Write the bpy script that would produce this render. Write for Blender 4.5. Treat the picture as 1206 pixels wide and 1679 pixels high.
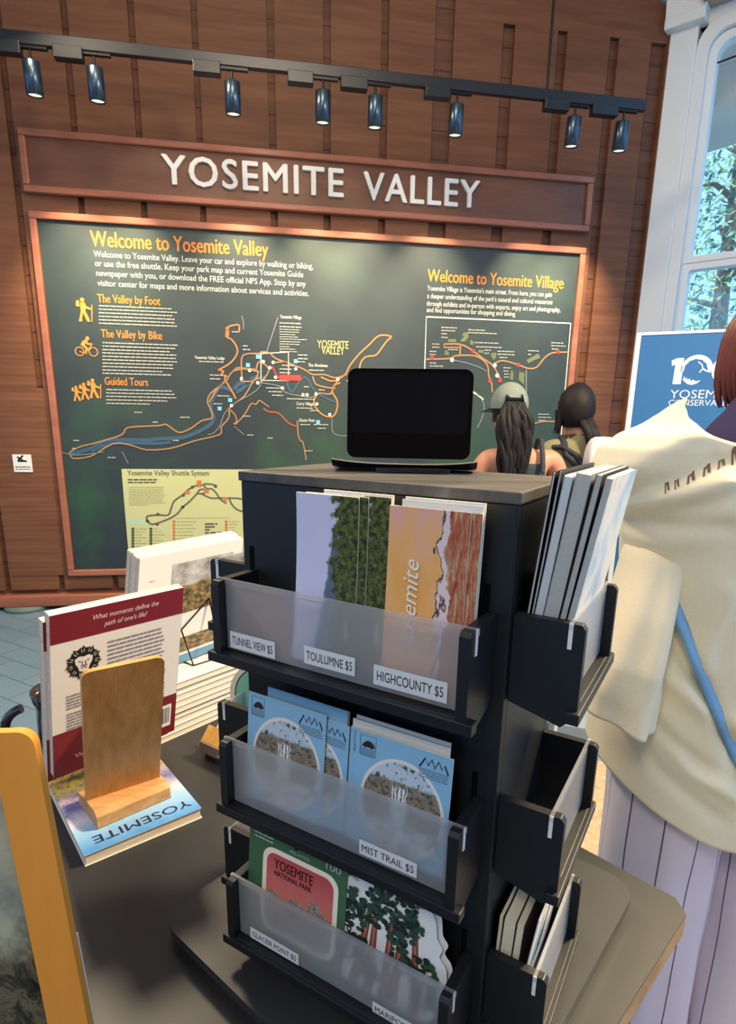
import bpy, bmesh, math, random
from mathutils import Vector as V, Matrix
from mathutils import noise as mnoise

random.seed(7)
SC = bpy.context.scene
COL = SC.collection
for o in list(bpy.data.objects):
    bpy.data.objects.remove(o)

# ------------------------------------------------------------------ camera
FPX, CX, CY = 974.3, 607.9, 933.4
PITCH, ROLL, YW, YR, YT = [math.radians(a) for a in (14.03, 0.99, 9.25, -30.95, -45.23)]
HCAM = 1.42
_cp, _sp, _cr, _sr = math.cos(PITCH), math.sin(PITCH), math.cos(ROLL), math.sin(ROLL)
_d0, _f0 = V((0, -_sp, -_cp)), V((0, _cp, -_sp))
RGT = V((1, 0, 0)) * _cr - _d0 * _sr
DWN = V((1, 0, 0)) * _sr + _d0 * _cr
FWD = _f0
cd = bpy.data.cameras.new('camera')
cam = bpy.data.objects.new('camera', cd)
COL.objects.link(cam)
M = Matrix.Identity(4)
for i in range(3):
    M[i][0], M[i][1], M[i][2] = RGT[i], -DWN[i], -FWD[i]
M[2][3] = HCAM
cam.matrix_world = M
cd.sensor_fit = 'HORIZONTAL'
cd.sensor_width = 36
cd.lens = FPX / 1206 * 36
cd.shift_x = (603 - CX) / 1206
cd.shift_y = (CY - 839.5) / 1206
cd.clip_start = 0.02
SC.camera = cam

# ------------------------------------------------------------------ world, lights, exposure
SC.view_settings.view_transform = 'Standard'
SC.view_settings.look = 'None'
SC.view_settings.gamma = 1
SC.view_settings.use_curve_mapping = False
SC.view_settings.exposure = 0.25
w = bpy.data.worlds.new('world')
SC.world = w
w.use_nodes = True
bg = w.node_tree.nodes['Background']
bg.inputs[0].default_value = (0.35, 0.62, 1.0, 1)
bg.inputs[1].default_value = 1.6


def lamp(name, kind, loc, aim, col, energy, **k):
    d = bpy.data.lights.new(name, kind)
    d.color = col
    d.energy = energy
    for a, b in k.items():
        setattr(d, a, b)
    o = bpy.data.objects.new(name, d)
    COL.objects.link(o)
    o.location = loc
    o.rotation_euler = (V(aim) - V(loc)).to_track_quat('-Z', 'Y').to_euler()
    return o


# sunlight on the trees outside, room downlights of the visitor centre
lamp('sun', 'SUN', (0, 0, 9), (3.0, 4.0, 0), (1.0, 0.93, 0.8), 2.6, angle=0.02)
lamp('ceiling_light_left', 'AREA', (-1.75, 3.2, 3.9), (-0.4, 0.9, 0.8), (1.0, 0.80, 0.54), 95, shape='DISK', size=0.5)
lamp('ceiling_light_right', 'AREA', (1.85, 1.45, 3.1), (0.75, 1.0, 1.2), (1.0, 0.78, 0.44), 190, shape='DISK', size=0.5)
lamp('ceiling_light_behind', 'AREA', (-0.9, -1.6, 3.6), (0.0, 0.8, 0.9), (1.0, 0.88, 0.72), 38, shape='DISK', size=0.9)
lamp('ceiling_light_wall', 'AREA', (-0.2, 1.2, 4.6), (0.0, 4.6, 1.9), (1.0, 0.80, 0.58), 55, shape='DISK', size=1.2)


# ------------------------------------------------------------------ helpers
def ray(u, v):
    return RGT * ((u - CX) / FPX) + DWN * ((v - CY) / FPX) + FWD


def on_plane(u, v, p, n):
    d = ray(u, v)
    o = V((0, 0, HCAM))
    return o + d * ((V(p) - o).dot(n) / d.dot(n))


def at(u, v, y):
    return on_plane(u, v, (0, y, 0), V((0, 1, 0)))


def lin(c):
    c = c / 255
    return c / 12.92 if c <= 0.04045 else ((c + 0.055) / 1.055) ** 2.4


def RGB(r, g, b):
    return (lin(r), lin(g), lin(b), 1)


MATS = {}


class NT:
    """small wrapper for building node materials"""

    def __init__(s, name):
        s.m = bpy.data.materials.new(name)
        s.m.use_nodes = True
        s.t = s.m.node_tree
        s.b = s.t.nodes['Principled BSDF']
        MATS[name] = s.m

    def n(s, kind, **k):
        x = s.t.nodes.new(kind)
        for a, b in k.items():
            setattr(x, a, b)
        return x

    def put(s, sock, v):
        if isinstance(v, bpy.types.NodeSocket):
            s.t.links.new(v, sock)
        elif v is not None:
            sock.default_value = v

    def math(s, op, a, b=None, c=None):
        x = s.n('ShaderNodeMath', operation=op)
        for i, q in enumerate((a, b, c)):
            if q is not None:
                s.put(x.inputs[i], q)
        return x.outputs[0]

    def mix(s, f, a, b):
        x = s.n('ShaderNodeMix', data_type='RGBA')
        s.put(x.inputs[0], f)
        s.put(x.inputs[6], a)
        s.put(x.inputs[7], b)
        return x.outputs[2]

    def coord(s, which='Object', scale=(1, 1, 1), rot=(0, 0, 0)):
        c = s.n('ShaderNodeTexCoord')
        m = s.n('ShaderNodeMapping')
        m.inputs['Scale'].default_value = scale
        m.inputs['Rotation'].default_value = rot
        s.t.links.new(c.outputs[which], m.inputs[0])
        return m.outputs[0]

    def noise(s, vec, scale, detail=3, rough=0.5, dist=0.0):
        x = s.n('ShaderNodeTexNoise')
        s.put(x.inputs['Vector'], vec)
        x.inputs['Scale'].default_value = scale
        x.inputs['Detail'].default_value = detail
        x.inputs['Roughness'].default_value = rough
        x.inputs['Distortion'].default_value = dist
        return x.outputs['Fac']

    def step(s, v, lo, hi):
        x = s.n('ShaderNodeMapRange')
        s.put(x.inputs[0], v)
        x.inputs[1].default_value = lo
        x.inputs[2].default_value = hi
        return x.outputs[0]

    def ramp(s, f, stops):
        x = s.n('ShaderNodeValToRGB')
        e = x.color_ramp.elements
        while len(e) < len(stops):
            e.new(0.5)
        for i, (p, c) in enumerate(stops):
            e[i].position = p
            e[i].color = c
        s.put(x.inputs[0], f)
        return x.outputs[0]

    def uv(s):
        c = s.n('ShaderNodeTexCoord')
        x = s.n('ShaderNodeSeparateXYZ')
        s.t.links.new(c.outputs['UV'], x.inputs[0])
        return x.outputs[0], x.outputs[1], c.outputs['UV']

    def out(s, col, rough=0.6, spec=0.4, metal=0.0, bump=None, bs=0.2, coat=0.0):
        s.put(s.b.inputs['Base Color'], col)
        s.put(s.b.inputs['Roughness'], rough)
        s.b.inputs['Specular IOR Level'].default_value = spec
        s.b.inputs['Metallic'].default_value = metal
        s.b.inputs['Coat Weight'].default_value = coat
        if bump is not None:
            x = s.n('ShaderNodeBump')
            x.inputs['Strength'].default_value = bs
            x.inputs['Distance'].default_value = 0.01
            s.put(x.inputs['Height'], bump)
            s.t.links.new(x.outputs[0], s.b.inputs['Normal'])
        return s.m


def flat(name, col, rough=0.6, spec=0.4, metal=0.0, var=0.06, scale=30, coat=0.0):
    """plain surface with a faint procedural unevenness"""
    if name in MATS:
        return MATS[name]
    t = NT(name)
    f = t.noise(t.coord(), scale)
    a = tuple(x * (1 - var) for x in col[:3]) + (1,)
    b = tuple(min(1, x * (1 + var)) for x in col[:3]) + (1,)
    return t.out(t.mix(f, a, b), rough, spec, metal, coat=coat)


class MB:
    """collects shapes into one mesh"""

    def __init__(s):
        s.v, s.f, s.mi, s.uv, s.sm = [], [], [], {}, set()

    def add(s, vs, fs, mi=0, smooth=False, uvs=None):
        b = len(s.v)
        s.v += [V(x) for x in vs]
        for f in fs:
            if smooth:
                s.sm.add(len(s.f))
            if uvs:
                s.uv[len(s.f)] = [uvs[i] for i in f]
            s.f.append([b + i for i in f])
            s.mi.append(mi)
        return s

    def box(s, o, a, b, c, mi=0, uvface=None):
        """parallelepiped from corner o with edge vectors a, b, c"""
        o, a, b, c = V(o), V(a), V(b), V(c)
        vs = [o, o + a, o + a + b, o + b, o + c, o + a + c, o + a + b + c, o + b + c]
        fs = [(0, 3, 2, 1), (4, 5, 6, 7), (0, 1, 5, 4), (1, 2, 6, 5), (2, 3, 7, 6), (3, 0, 4, 7)]
        if a.cross(b).dot(c) < 0:
            fs = [f[::-1] for f in fs]
        return s.add(vs, fs, mi)

    def prism(s, pts, ext, mi=0, mi_side=None):
        """planar polygon (any outline) extruded along ext"""
        pts = [V(p) for p in pts]
        ext = V(ext)
        n = len(pts)
        nrm = V((0, 0, 0))
        for i in range(n):
            nrm += pts[i].cross(pts[(i + 1) % n])
        if nrm.dot(ext) < 0:
            pts = pts[::-1]
        top = [p + ext for p in pts]
        s.add(pts, [tuple(range(n))[::-1]], mi)
        s.add(top, [tuple(range(n))], mi)
        side = []
        for i in range(n):
            j = (i + 1) % n
            side.append((i, j, n + j, n + i))
        s.add(pts + top, side, mi if mi_side is None else mi_side)
        return s

    def poly(s, pts, mi=0):
        return s.add(pts, [tuple(range(len(pts)))], mi)

    def tube(s, path, r, n=10, mi=0, caps=True, closed=False):
        path = [V(p) for p in path]
        rs = r if isinstance(r, (list, tuple)) else [r] * len(path)
        rings, up = [], None
        L = len(path)
        for i, p in enumerate(path):
            if closed:
                d = path[(i + 1) % L] - path[i - 1]
            else:
                d = path[min(i + 1, L - 1)] - path[max(i - 1, 0)]
            d.normalize()
            if up is None:
                up = V((0, 0, 1)) if abs(d.z) < 0.9 else V((1, 0, 0))
            x = d.cross(up).normalized()
            up = x.cross(d).normalized()
            rings.append([p + (x * math.cos(2 * math.pi * k / n) + up * math.sin(2 * math.pi * k / n)) * rs[i] for k in range(n)])
        vs = [q for rg in rings for q in rg]
        fs = []
        for i in range(L if closed else L - 1):
            j = (i + 1) % L
            for k in range(n):
                m = (k + 1) % n
                fs.append((i * n + k, i * n + m, j * n + m, j * n + k))
        s.add(vs, fs, mi, True)
        if caps and not closed:
            s.add(rings[0], [tuple(range(n))[::-1]], mi)
            s.add(rings[-1], [tuple(range(n))], mi)
        return s

    def lathe(s, c, prof, n=32, mi=0, axis=V((0, 0, 1)), x=V((1, 0, 0))):
        c = V(c)
        y = axis.cross(x)
        vs, fs = [], []
        for (r, h) in prof:
            for k in range(n):
                a = 2 * math.pi * k / n
                vs.append(c + axis * h + (x * math.cos(a) + y * math.sin(a)) * max(r, 1e-5))
        for i in range(len(prof) - 1):
            for k in range(n):
                m = (k + 1) % n
                fs.append((i * n + k, i * n + m, (i + 1) * n + m, (i + 1) * n + k))
        return s.add(vs, fs, mi, True)

    def strip(s, pts, wd, nrm, mi=0):
        """flat ribbon of width wd along points that lie in a plane with normal nrm"""
        pts = [V(p) for p in pts]
        vs, fs = [], []
        for i, p in enumerate(pts):
            d = (pts[min(i + 1, len(pts) - 1)] - pts[max(i - 1, 0)]).normalized()
            x = V(nrm).cross(d).normalized() * (wd / 2)
            vs += [p - x, p + x]
        for i in range(len(pts) - 1):
            fs.append((2 * i, 2 * i + 2, 2 * i + 3, 2 * i + 1))
        return s.add(vs, fs, mi)

    def disc(s, c, x, y, r, mi=0, n=18, r2=0.0):
        c, x, y = V(c), V(x), V(y)
        ps = [c + (x * math.cos(2 * math.pi * k / n) + y * math.sin(2 * math.pi * k / n)) * r for k in range(n)]
        if r2:
            qs = [c + (x * math.cos(2 * math.pi * k / n) + y * math.sin(2 * math.pi * k / n)) * r2 for k in range(n)]
            return s.add(ps + qs, [(k, (k + 1) % n, n + (k + 1) % n, n + k) for k in range(n)], mi)
        return s.add(ps, [tuple(range(n))], mi)

    def text(s, body, o, x, y, h, width=None, align='L', mi=0, ext=0.0, bold=0.0, shear=0.0, sp=1.0):
        """lettering: cap height h, optional fitted width; o = start (L) or centre (C) of the base line"""
        vs, polys, wid, cap = glyphs(body, bold, ext > 0, shear, sp)
        k = h / cap
        kx = (width / wid) if width else k
        x, y = V(x).normalized(), V(y).normalized()
        z = x.cross(y)
        off = -wid * kx / 2 if align == 'C' else 0
        pts = [V(o) + x * (p[0] * kx + off) + y * (p[1] * k) + z * (p[2] * (ext or 0.0012)) for p in vs]
        return s.add(pts, polys, mi)

    def microtext(s, a, b, h, nrm, mi=0, rnd=None):
        """unreadable small print: a row of word-length dashes"""
        a, b = V(a), V(b)
        d = b - a
        L = d.length
        d.normalize()
        r = rnd or random
        t = 0
        up = V(nrm).cross(d).normalized() * h
        while t < L - h:
            wl = min(L - t, h * r.uniform(1.5, 5.5))
            p = a + d * t
            s.add([p, p + d * wl, p + d * wl + up, p + up], [(0, 1, 2, 3)], mi)
            t += wl + h * 0.55
        return s

    def build(s, name, mats, parent=None, bevel=0.0, smooth_all=False, subsurf=0):
        base = V(parent['_b']) if parent is not None and '_b' in parent else V((0, 0, 0))
        me = bpy.data.meshes.new(name)
        me.from_pydata([p - base for p in s.v], [], s.f)
        if not isinstance(mats, (list, tuple)):
            mats = [mats]
        for m in mats:
            me.materials.append(m)
        if s.uv:
            ul = me.uv_layers.new(name='UVMap')
            for p in me.polygons:
                if p.index in s.uv:
                    for li, q in zip(p.loop_indices, s.uv[p.index]):
                        ul.data[li].uv = q
        for p, mi in zip(me.polygons, s.mi):
            p.material_index = mi
            p.use_smooth = smooth_all or p.index in s.sm
        me.update()
        o = bpy.data.objects.new(name, me)
        COL.objects.link(o)
        if parent is not None:
            o.parent = parent
            o['_b'] = list(base)
        if bevel:
            md = o.modifiers.new('bevel', 'BEVEL')
            md.width = bevel
            md.segments = 2
            md.limit_method = 'ANGLE'
            md.angle_limit = math.radians(50)
        if subsurf:
            md = o.modifiers.new('subsurf', 'SUBSURF')
            md.levels = md.render_levels = subsurf
        return o


_GL = {}


def glyphs(body, bold, solid, shear, sp):
    key = (body, bold, solid, shear, sp)
    if key not in _GL:
        def conv(txt):
            cu = bpy.data.curves.new('txt', 'FONT')
            cu.body = txt
            cu.size = 1
            cu.shear = shear
            cu.space_character = sp
            cu.resolution_u = 3
            cu.extrude = 0.5 if solid else 0
            ob = bpy.data.objects.new('txt', cu)
            COL.objects.link(ob)
            dg = bpy.context.evaluated_depsgraph_get()
            me = bpy.data.meshes.new_from_object(ob.evaluated_get(dg))
            vs = [tuple(v.co) for v in me.vertices]
            ps = [tuple(p.vertices) for p in me.polygons]
            bpy.data.objects.remove(ob)
            bpy.data.meshes.remove(me)
            bpy.data.curves.remove(cu)
            return vs, ps
        vs, ps = conv(body)
        x0 = min(v[0] for v in vs)
        vs = [(v[0] - x0, v[1], v[2]) for v in vs]
        hv, _ = conv('H')
        cap = max(v[1] for v in hv)
        if bold:
            v0, p0 = list(vs), list(ps)
            for dx, dy in ((bold, 0), (2 * bold, 0), (bold, bold * 0.6), (bold, -bold * 0.6)):
                b = len(vs)
                vs = vs + [(x + dx, y + dy, z + 0.04 * (b // len(v0))) for x, y, z in v0]
                ps = ps + [tuple(b + i for i in q) for q in p0]
        _GL[key] = (vs, ps, max(v[0] for v in vs), cap)
    return _GL[key]


def thing(name, label, cat, loc=(0, 0, 0), group=None):
    o = bpy.data.objects.new(name, None)
    COL.objects.link(o)
    o.location = loc
    o.empty_display_size = 0.05
    o['_b'] = list(loc)
    o['label'] = label
    o['category'] = cat
    if group:
        o['group'] = group
    return o


def tag(o, label, cat, group=None):
    o['label'] = label
    o['category'] = cat
    if group:
        o['group'] = group
    return o


def struct(o):
    o['kind'] = 'structure'
    return o


def copy_thing(src, delta, label):
    """copy of a thing with its parts and sub-parts, moved by delta"""
    def rec(o, par):
        c = o.copy()
        COL.objects.link(c)
        if par is not None:
            c.parent = par
        for ch in o.children:
            rec(ch, c)
        return c
    r = rec(src, None)
    r.location = src.location + V(delta)
    r['label'] = label
    return r


# ------------------------------------------------------------------ materials
def wood(name, c1, c2, c3, scale, rough=0.45, spec=0.35, axis='X', coord='Object', bs=0.08, coat=0.0):
    t = NT(name)
    st = {'X': (0.08, 3, 3), 'Y': (3, 0.08, 3), 'Z': (3, 3, 0.08)}[axis]
    vec = t.coord(coord, st)
    a = t.noise(vec, scale, 4, 0.55, 0.1)
    b = t.noise(vec, scale * 6, 3, 0.6)
    f = t.math('ADD', t.math('MULTIPLY', a, 0.75), t.math('MULTIPLY', b, 0.25))
    col = t.ramp(f, [(0.3, c1), (0.5, c2), (0.7, c3)])
    return t.out(col, rough, spec, bump=f, bs=bs, coat=coat)


PLANK = NT('stained_plank')
_v = PLANK.coord('Object', (1, 1, 1))
_sx = PLANK.n('ShaderNodeSeparateXYZ')
PLANK.t.links.new(_v, _sx.inputs[0])
_lines = PLANK.n('ShaderNodeTexWave', wave_type='BANDS', bands_direction='Z')
_lines.inputs['Scale'].default_value = 9.0
_lines.inputs['Distortion'].default_value = 1.2
_lines.inputs['Detail'].default_value = 2
PLANK.put(_lines.inputs['Vector'], _v)
_ns = PLANK.noise(PLANK.coord('Object', (0.8, 0.8, 9)), 2.4, 4)
_big = PLANK.noise(_v, 0.9, 2)
_c = PLANK.ramp(_ns, [(0.25, RGB(104, 66, 46)), (0.55, RGB(122, 80, 56)), (0.8, RGB(134, 90, 64))])
_c = PLANK.mix(PLANK.math('MULTIPLY', _big, 0.35), _c, RGB(96, 58, 42))
PLANK.out(_c, 0.55, 0.2, bump=PLANK.math('ADD', PLANK.math('MULTIPLY', _lines.outputs['Fac'], 0.5), _ns), bs=0.12)
PLANK = PLANK.m
SIDING = NT('clapboard')
_v = SIDING.coord('Object', (1, 1, 1))
_sx = SIDING.n('ShaderNodeSeparateXYZ')
SIDING.t.links.new(_v, _sx.inputs[0])
_fr = SIDING.math('FRACT', SIDING.math('MULTIPLY', _sx.outputs[2], 5.6))
_gap = SIDING.step(_fr, 0.0, 0.06)
_c = SIDING.ramp(SIDING.noise(SIDING.coord('Object', (0.8, 0.8, 9)), 2.4, 4), [(0.3, RGB(90, 56, 40)), (0.7, RGB(116, 76, 54))])
SIDING.out(SIDING.mix(_gap, RGB(46, 24, 18), _c), 0.6, 0.3, bump=_gap, bs=0.3)
SIDING = SIDING.m
FRAMEWOOD = wood('red_brown_frame_wood', RGB(138, 80, 60), RGB(158, 94, 70), RGB(170, 106, 80), 4, 0.35, 0.5)
SIGNWOOD = wood('sign_board_wood', RGB(98, 60, 44), RGB(112, 70, 50), RGB(124, 80, 58), 3, 0.4, 0.4)
PINE = wood('pine_wood', RGB(172, 114, 58), RGB(194, 138, 76), RGB(210, 156, 94), 22, 0.4, 0.4, 'Z')
PINEEND = wood('pine_block', RGB(168, 120, 72), RGB(190, 142, 92), RGB(204, 160, 108), 26, 0.45, 0.4, 'X')
BLACK = flat('black_laminate', RGB(24, 25, 28), 0.42, 0.4, var=0.15, scale=12)
BLACKTOP = NT('worn_black_laminate')
_n = BLACKTOP.noise(BLACKTOP.coord('Object', (1, 4, 1)), 9, 5, 0.65)
BLACKTOP.out(BLACKTOP.ramp(_n, [(0.35, RGB(60, 58, 58)), (0.62, RGB(92, 88, 85)), (0.75, RGB(124, 118, 112))]), 0.5, 0.35)
BLACKTOP = BLACKTOP.m
TABLETOP = NT('black_table_laminate')
_n = TABLETOP.noise(TABLETOP.coord(), 5, 4)
TABLETOP.out(TABLETOP.ramp(_n, [(0.3, RGB(42, 43, 46)), (0.7, RGB(53, 53, 55))]), 0.42, 0.4)
TABLETOP = TABLETOP.m
TABLEEDGE = wood('table_edge_ply', RGB(124, 98, 70), RGB(150, 120, 88), RGB(168, 138, 104), 8, 0.55, 0.3)
GLOSS = flat('glossy_black', (0.004, 0.004, 0.005, 1), 0.06, 0.5, var=0.02)
DARKGREY = flat('dark_metal', RGB(40, 42, 46), 0.35, 0.5, 0.4)
BLACKMETAL = flat('black_metal', RGB(20, 20, 22), 0.35, 0.5, 0.5)
STEELBLUE = flat('satin_gunmetal', RGB(70, 86, 100), 0.28, 0.6, 0.85)
PAPER = flat('white_paper', RGB(232, 228, 222), 0.6, 0.3, var=0.03)
PAGES = NT('page_edges')
_n = PAGES.noise(PAGES.coord('Object', (0.4, 0.4, 40)), 20, 2)
PAGES.out(PAGES.ramp(_n, [(0.3, RGB(198, 176, 156)), (0.7, RGB(230, 214, 198))]), 0.75, 0.2)
PAGES = PAGES.m
LABEL = flat('label_tape', RGB(214, 216, 218), 0.5, 0.4, var=0.02)
INK = flat('black_ink', RGB(28, 28, 30), 0.6, 0.3)
WHITEINK = flat('white_lettering', RGB(240, 234, 224), 0.5, 0.3, var=0.02)
CREAMINK = flat('cream_print', RGB(206, 204, 190), 0.5, 0.3, var=0.02)
GREYINK = flat('grey_print', RGB(150, 152, 158), 0.6, 0.3, var=0.02)
ORANGEINK = flat('orange_print', RGB(222, 124, 50), 0.5, 0.3, var=0.02)
TANINK = flat('tan_print', RGB(160, 118, 80), 0.5, 0.3, var=0.02)
BLUEINK = flat('river_print', RGB(56, 82, 104), 0.5, 0.3, var=0.02)
SKYINK = flat('sky_blue_print', RGB(108, 176, 222), 0.5, 0.3, var=0.02)
REDINK = flat('red_print', RGB(168, 60, 58), 0.5, 0.3, var=0.02)
RUSTINK = flat('rust_print', RGB(150, 78, 58), 0.5, 0.3, var=0.02)
OLIVEINK = flat('olive_print', RGB(100, 112, 74), 0.5, 0.3, var=0.02)
BARK = flat('bark', RGB(150, 136, 124), 0.8, 0.2, var=0.3)
WHITEPAINT = flat('white_paint', RGB(226, 228, 226), 0.45, 0.4, var=0.02, scale=4)

FROST = NT('frosted_acrylic')
_o = FROST.t.nodes['Material Output']
_rf = FROST.n('ShaderNodeBsdfRefraction')
_rf.inputs['Roughness'].default_value = 0.35
_rf.inputs['IOR'].default_value = 1.12
_rf.inputs['Color'].default_value = (0.95, 0.96, 0.98, 1)
_df = FROST.n('ShaderNodeBsdfDiffuse')
_df.inputs['Color'].default_value = (0.95, 0.96, 0.98, 1)
_tr = FROST.n('ShaderNodeBsdfTranslucent')
_tr.inputs['Color'].default_value = (0.92, 0.93, 0.95, 1)
_gl = FROST.n('ShaderNodeBsdfGlossy')
_gl.inputs['Roughness'].default_value = 0.3
_m1 = FROST.n('ShaderNodeMixShader')
_m1.inputs[0].default_value = 0.5
_m2 = FROST.n('ShaderNodeMixShader')
_m2.inputs[0].default_value = FROSTMIX = 0.23
_m3 = FROST.n('ShaderNodeMixShader')
_m3.inputs[0].default_value = 0.10
L_ = FROST.t.links
L_.new(_df.outputs[0], _m1.inputs[1]); L_.new(_tr.outputs[0], _m1.inputs[2])
_tp = FROST.n('ShaderNodeBsdfTransparent')
_tp.inputs[0].default_value = (0.94, 0.95, 0.97, 1)
_m0 = FROST.n('ShaderNodeMixShader')
_m0.inputs[0].default_value = 0.36
L_.new(_tp.outputs[0], _m0.inputs[1]); L_.new(_rf.outputs[0], _m0.inputs[2])
L_.new(_m0.outputs[0], _m2.inputs[1]); L_.new(_m1.outputs[0], _m2.inputs[2])
L_.new(_m2.outputs[0], _m3.inputs[1]); L_.new(_gl.outputs[0], _m3.inputs[2])
L_.new(_m3.outputs[0], _o.inputs['Surface'])
FROST = FROST.m
FROSTCLEAR = NT('clear_acrylic')
FROSTCLEAR.b.inputs['Transmission Weight'].default_value = 0.92
FROSTCLEAR.b.inputs['IOR'].default_value = 1.2
FROSTCLEAR = FROSTCLEAR.out(RGB(240, 246, 250), 0.05)
GLASS = NT('window_glass')
_o = GLASS.t.nodes['Material Output']
_t = GLASS.n('ShaderNodeBsdfTransparent'); _t.inputs[0].default_value = (0.93, 0.97, 0.98, 1)
_g = GLASS.n('ShaderNodeBsdfGlossy'); _g.inputs['Roughness'].default_value = 0.02
_mx = GLASS.n('ShaderNodeMixShader'); _mx.inputs[0].default_value = 0.06
GLASS.t.links.new(_t.outputs[0], _mx.inputs[1]); GLASS.t.links.new(_g.outputs[0], _mx.inputs[2])
GLASS.t.links.new(_mx.outputs[0], _o.inputs['Surface'])
GLASS = GLASS.m

# ------------------------------------------------------------------ the room
EW = V((math.cos(YW), math.sin(YW), 0))          # along the brown wall, to the right
NW = V((-math.sin(YW), math.cos(YW), 0))         # into the wall
W0 = at(60, 985, 4.3); W0.z = 0
UP = V((0, 0, 1))


def WP(s, z, off=0.0):
    return W0 + EW * s - NW * off + UP * z


def wall_px(u, v, off=0.0):
    p = on_plane(u, v, W0 - NW * off, NW)
    q = p - W0
    return q.dot(EW), p.z


def wpt(u, v, off=0.0):
    return on_plane(u, v, W0 - NW * off, NW)


t = NT('slate_floor')
_v = t.coord('Object', (1, 1, 1), (0, 0, 0.5))
_br = t.n('ShaderNodeTexBrick')
t.put(_br.inputs['Vector'], _v)
_br.inputs['Scale'].default_value = 1.6
_br.inputs['Mortar Size'].default_value = 0.006
_br.inputs['Color1'].default_value = RGB(118, 142, 158)
_br.inputs['Color2'].default_value = RGB(106, 132, 150)
_br.inputs['Mortar'].default_value = RGB(82, 92, 100)
_n = t.noise(_v, 3.5, 5)
FLOORM = t.out(t.mix(t.math('MULTIPLY', _n, 0.5), _br.outputs[0], RGB(94, 120, 138)), 0.45, 0.4)
struct(MB().box((-7, -4, -0.1), (14, 0, 0), (0, 13, 0), (0, 0, 0.1)).build('floor', FLOORM))

# brown board wall
KNEE = (4.449, 4.313)
EDGE_S = 4.655
slope = (4.261 - 4.313) / (4.64 - 4.449)


def wall_top(s):
    return 4.261 + (s - 4.64) * slope


wb = MB()
zb = 0.09
wb.prism([WP(-3.2, zb), WP(EDGE_S, zb), WP(EDGE_S, wall_top(EDGE_S)), WP(-3.2, wall_top(-3.2))], NW * 0.25, 0)
ST = [-2.55, -1.98, -1.38, -0.75, -0.19, 0.186, 0.567, 0.961, 1.343, 1.813, 2.177, 2.563, 2.928, 3.402, 3.797, 4.184]
STW = [0.04] * 9 + [0.05, 0.05, 0.05, 0.13, 0.085, 0.07, 0.07]
for i, (a, wdt) in enumerate(zip(ST, STW)):
    b = ST[i + 1] if i + 1 < len(ST) else 4.50
    s0, s1 = a + wdt, b
    wb.prism([WP(s0, zb + 0.06), WP(s1, zb + 0.06), WP(s1, wall_top(s1)), WP(s0, wall_top(s0))], -NW * 0.035, 1)
# heading board over the last recesses, plinth cladding, corner post
wb.prism([WP(3.3, 4.05), WP(EDGE_S, 4.05), WP(EDGE_S, wall_top(EDGE_S)), WP(3.3, wall_top(3.3))], -NW * 0.036, 1)
wb.prism([WP(-0.13, 0.26), WP(0.235, 0.26), WP(0.235, 1.6), WP(-0.13, 1.6)], -NW * 0.037, 1)
wb.box(WP(EDGE_S - 0.035, zb), EW * 0.035, -NW * 0.05, UP * (wall_top(EDGE_S) - zb), 1)
struct(wb.build('wall_back', [SIDING, PLANK], bevel=0.004))
struct(MB().box(WP(-3.2, 0.03, -0.02), EW * (3.2 + 4.7), -NW * 0.10, UP * 0.085).build('baseboard_back', FRAMEWOOD, bevel=0.008))
bm_ = MB()
bm_.box(WP(-3.2, 0.0, -0.12), EW * (3.2 + 4.6), -NW * 0.02, UP * 0.09)
struct(bm_.build('trim_1', flat('plinth_green', RGB(96, 116, 104), 0.6)))
# small round levelling foot showing under the wall
fo = MB().lathe(WP(-0.07, 0.0, 0.0), [(0.0, 0.0), (0.155, 0.0), (0.15, 0.03), (0, 0.03)], 24)
tag(fo.build('round_plinth', flat('plinth_green', RGB(96, 116, 104), 0.6)), 'grey green round plinth under the left end of the brown wall', 'plinth')

# ceiling: white sloping soffit along the wall top
c0, c1 = WP(-3.2, wall_top(-3.2) + 0.02, -0.3), WP(EDGE_S + 0.0, wall_top(EDGE_S) + 0.02, -0.3)
struct(MB().prism([c0, c1, c1 - NW * 9.6, c0 - NW * 9.6], UP * 0.12).build('ceiling', WHITEPAINT))
# unseen sides of the room: dark wall behind the camera, left wall with tall windows
DIM = flat('dark_brown_wall', RGB(74, 54, 44), 0.7, 0.2)
fwl = MB()
fwl.box((-6.6, -4.0, 0), (12.6, 0, 0), (0, 0.15, 0), (0, 0, 0.6))
fwl.box((-6.6, -4.0, 4.2), (12.6, 0, 0), (0, 0.15, 0), (0, 0, 2.4))
for x0, x1 in ((-6.6, -5.6), (-3.9, -3.5), (-1.9, 2.3), (3.9, 4.3), (5.6, 6.0)):
    fwl.box((x0, -4.0, 0.6), (x1 - x0, 0, 0), (0, 0.15, 0), (0, 0, 3.6))
struct(fwl.build('wall_front', DIM))
lw = MB()
lw.box((-6.0, -4.0, 0), (0.15, 0, 0), (0, 8.6, 0), (0, 0, 0.5))
lw.box((-6.0, -4.0, 4.4), (0.15, 0, 0), (0, 8.6, 0), (0, 0, 2.4))
for y in (-4.0, -1.6, 0.8, 3.2):
    lw.box((-6.0, y, 0.5), (0.15, 0, 0), (0, 0.9, 0), (0, 0, 3.9))
struct(lw.build('wall_left', DIM))

# white column and window wall on the right
E0 = WP(4.64, 0, 0)
WD = V((0.7828, -0.6223, 0))
WN = V((0.6223, 0.7828, 0))          # outwards


def QP(t_, z, off=0.0):
    """point on the window wall: t_ along, off towards the room"""
    return E0 + WD * t_ + UP * z - WN * off


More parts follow.
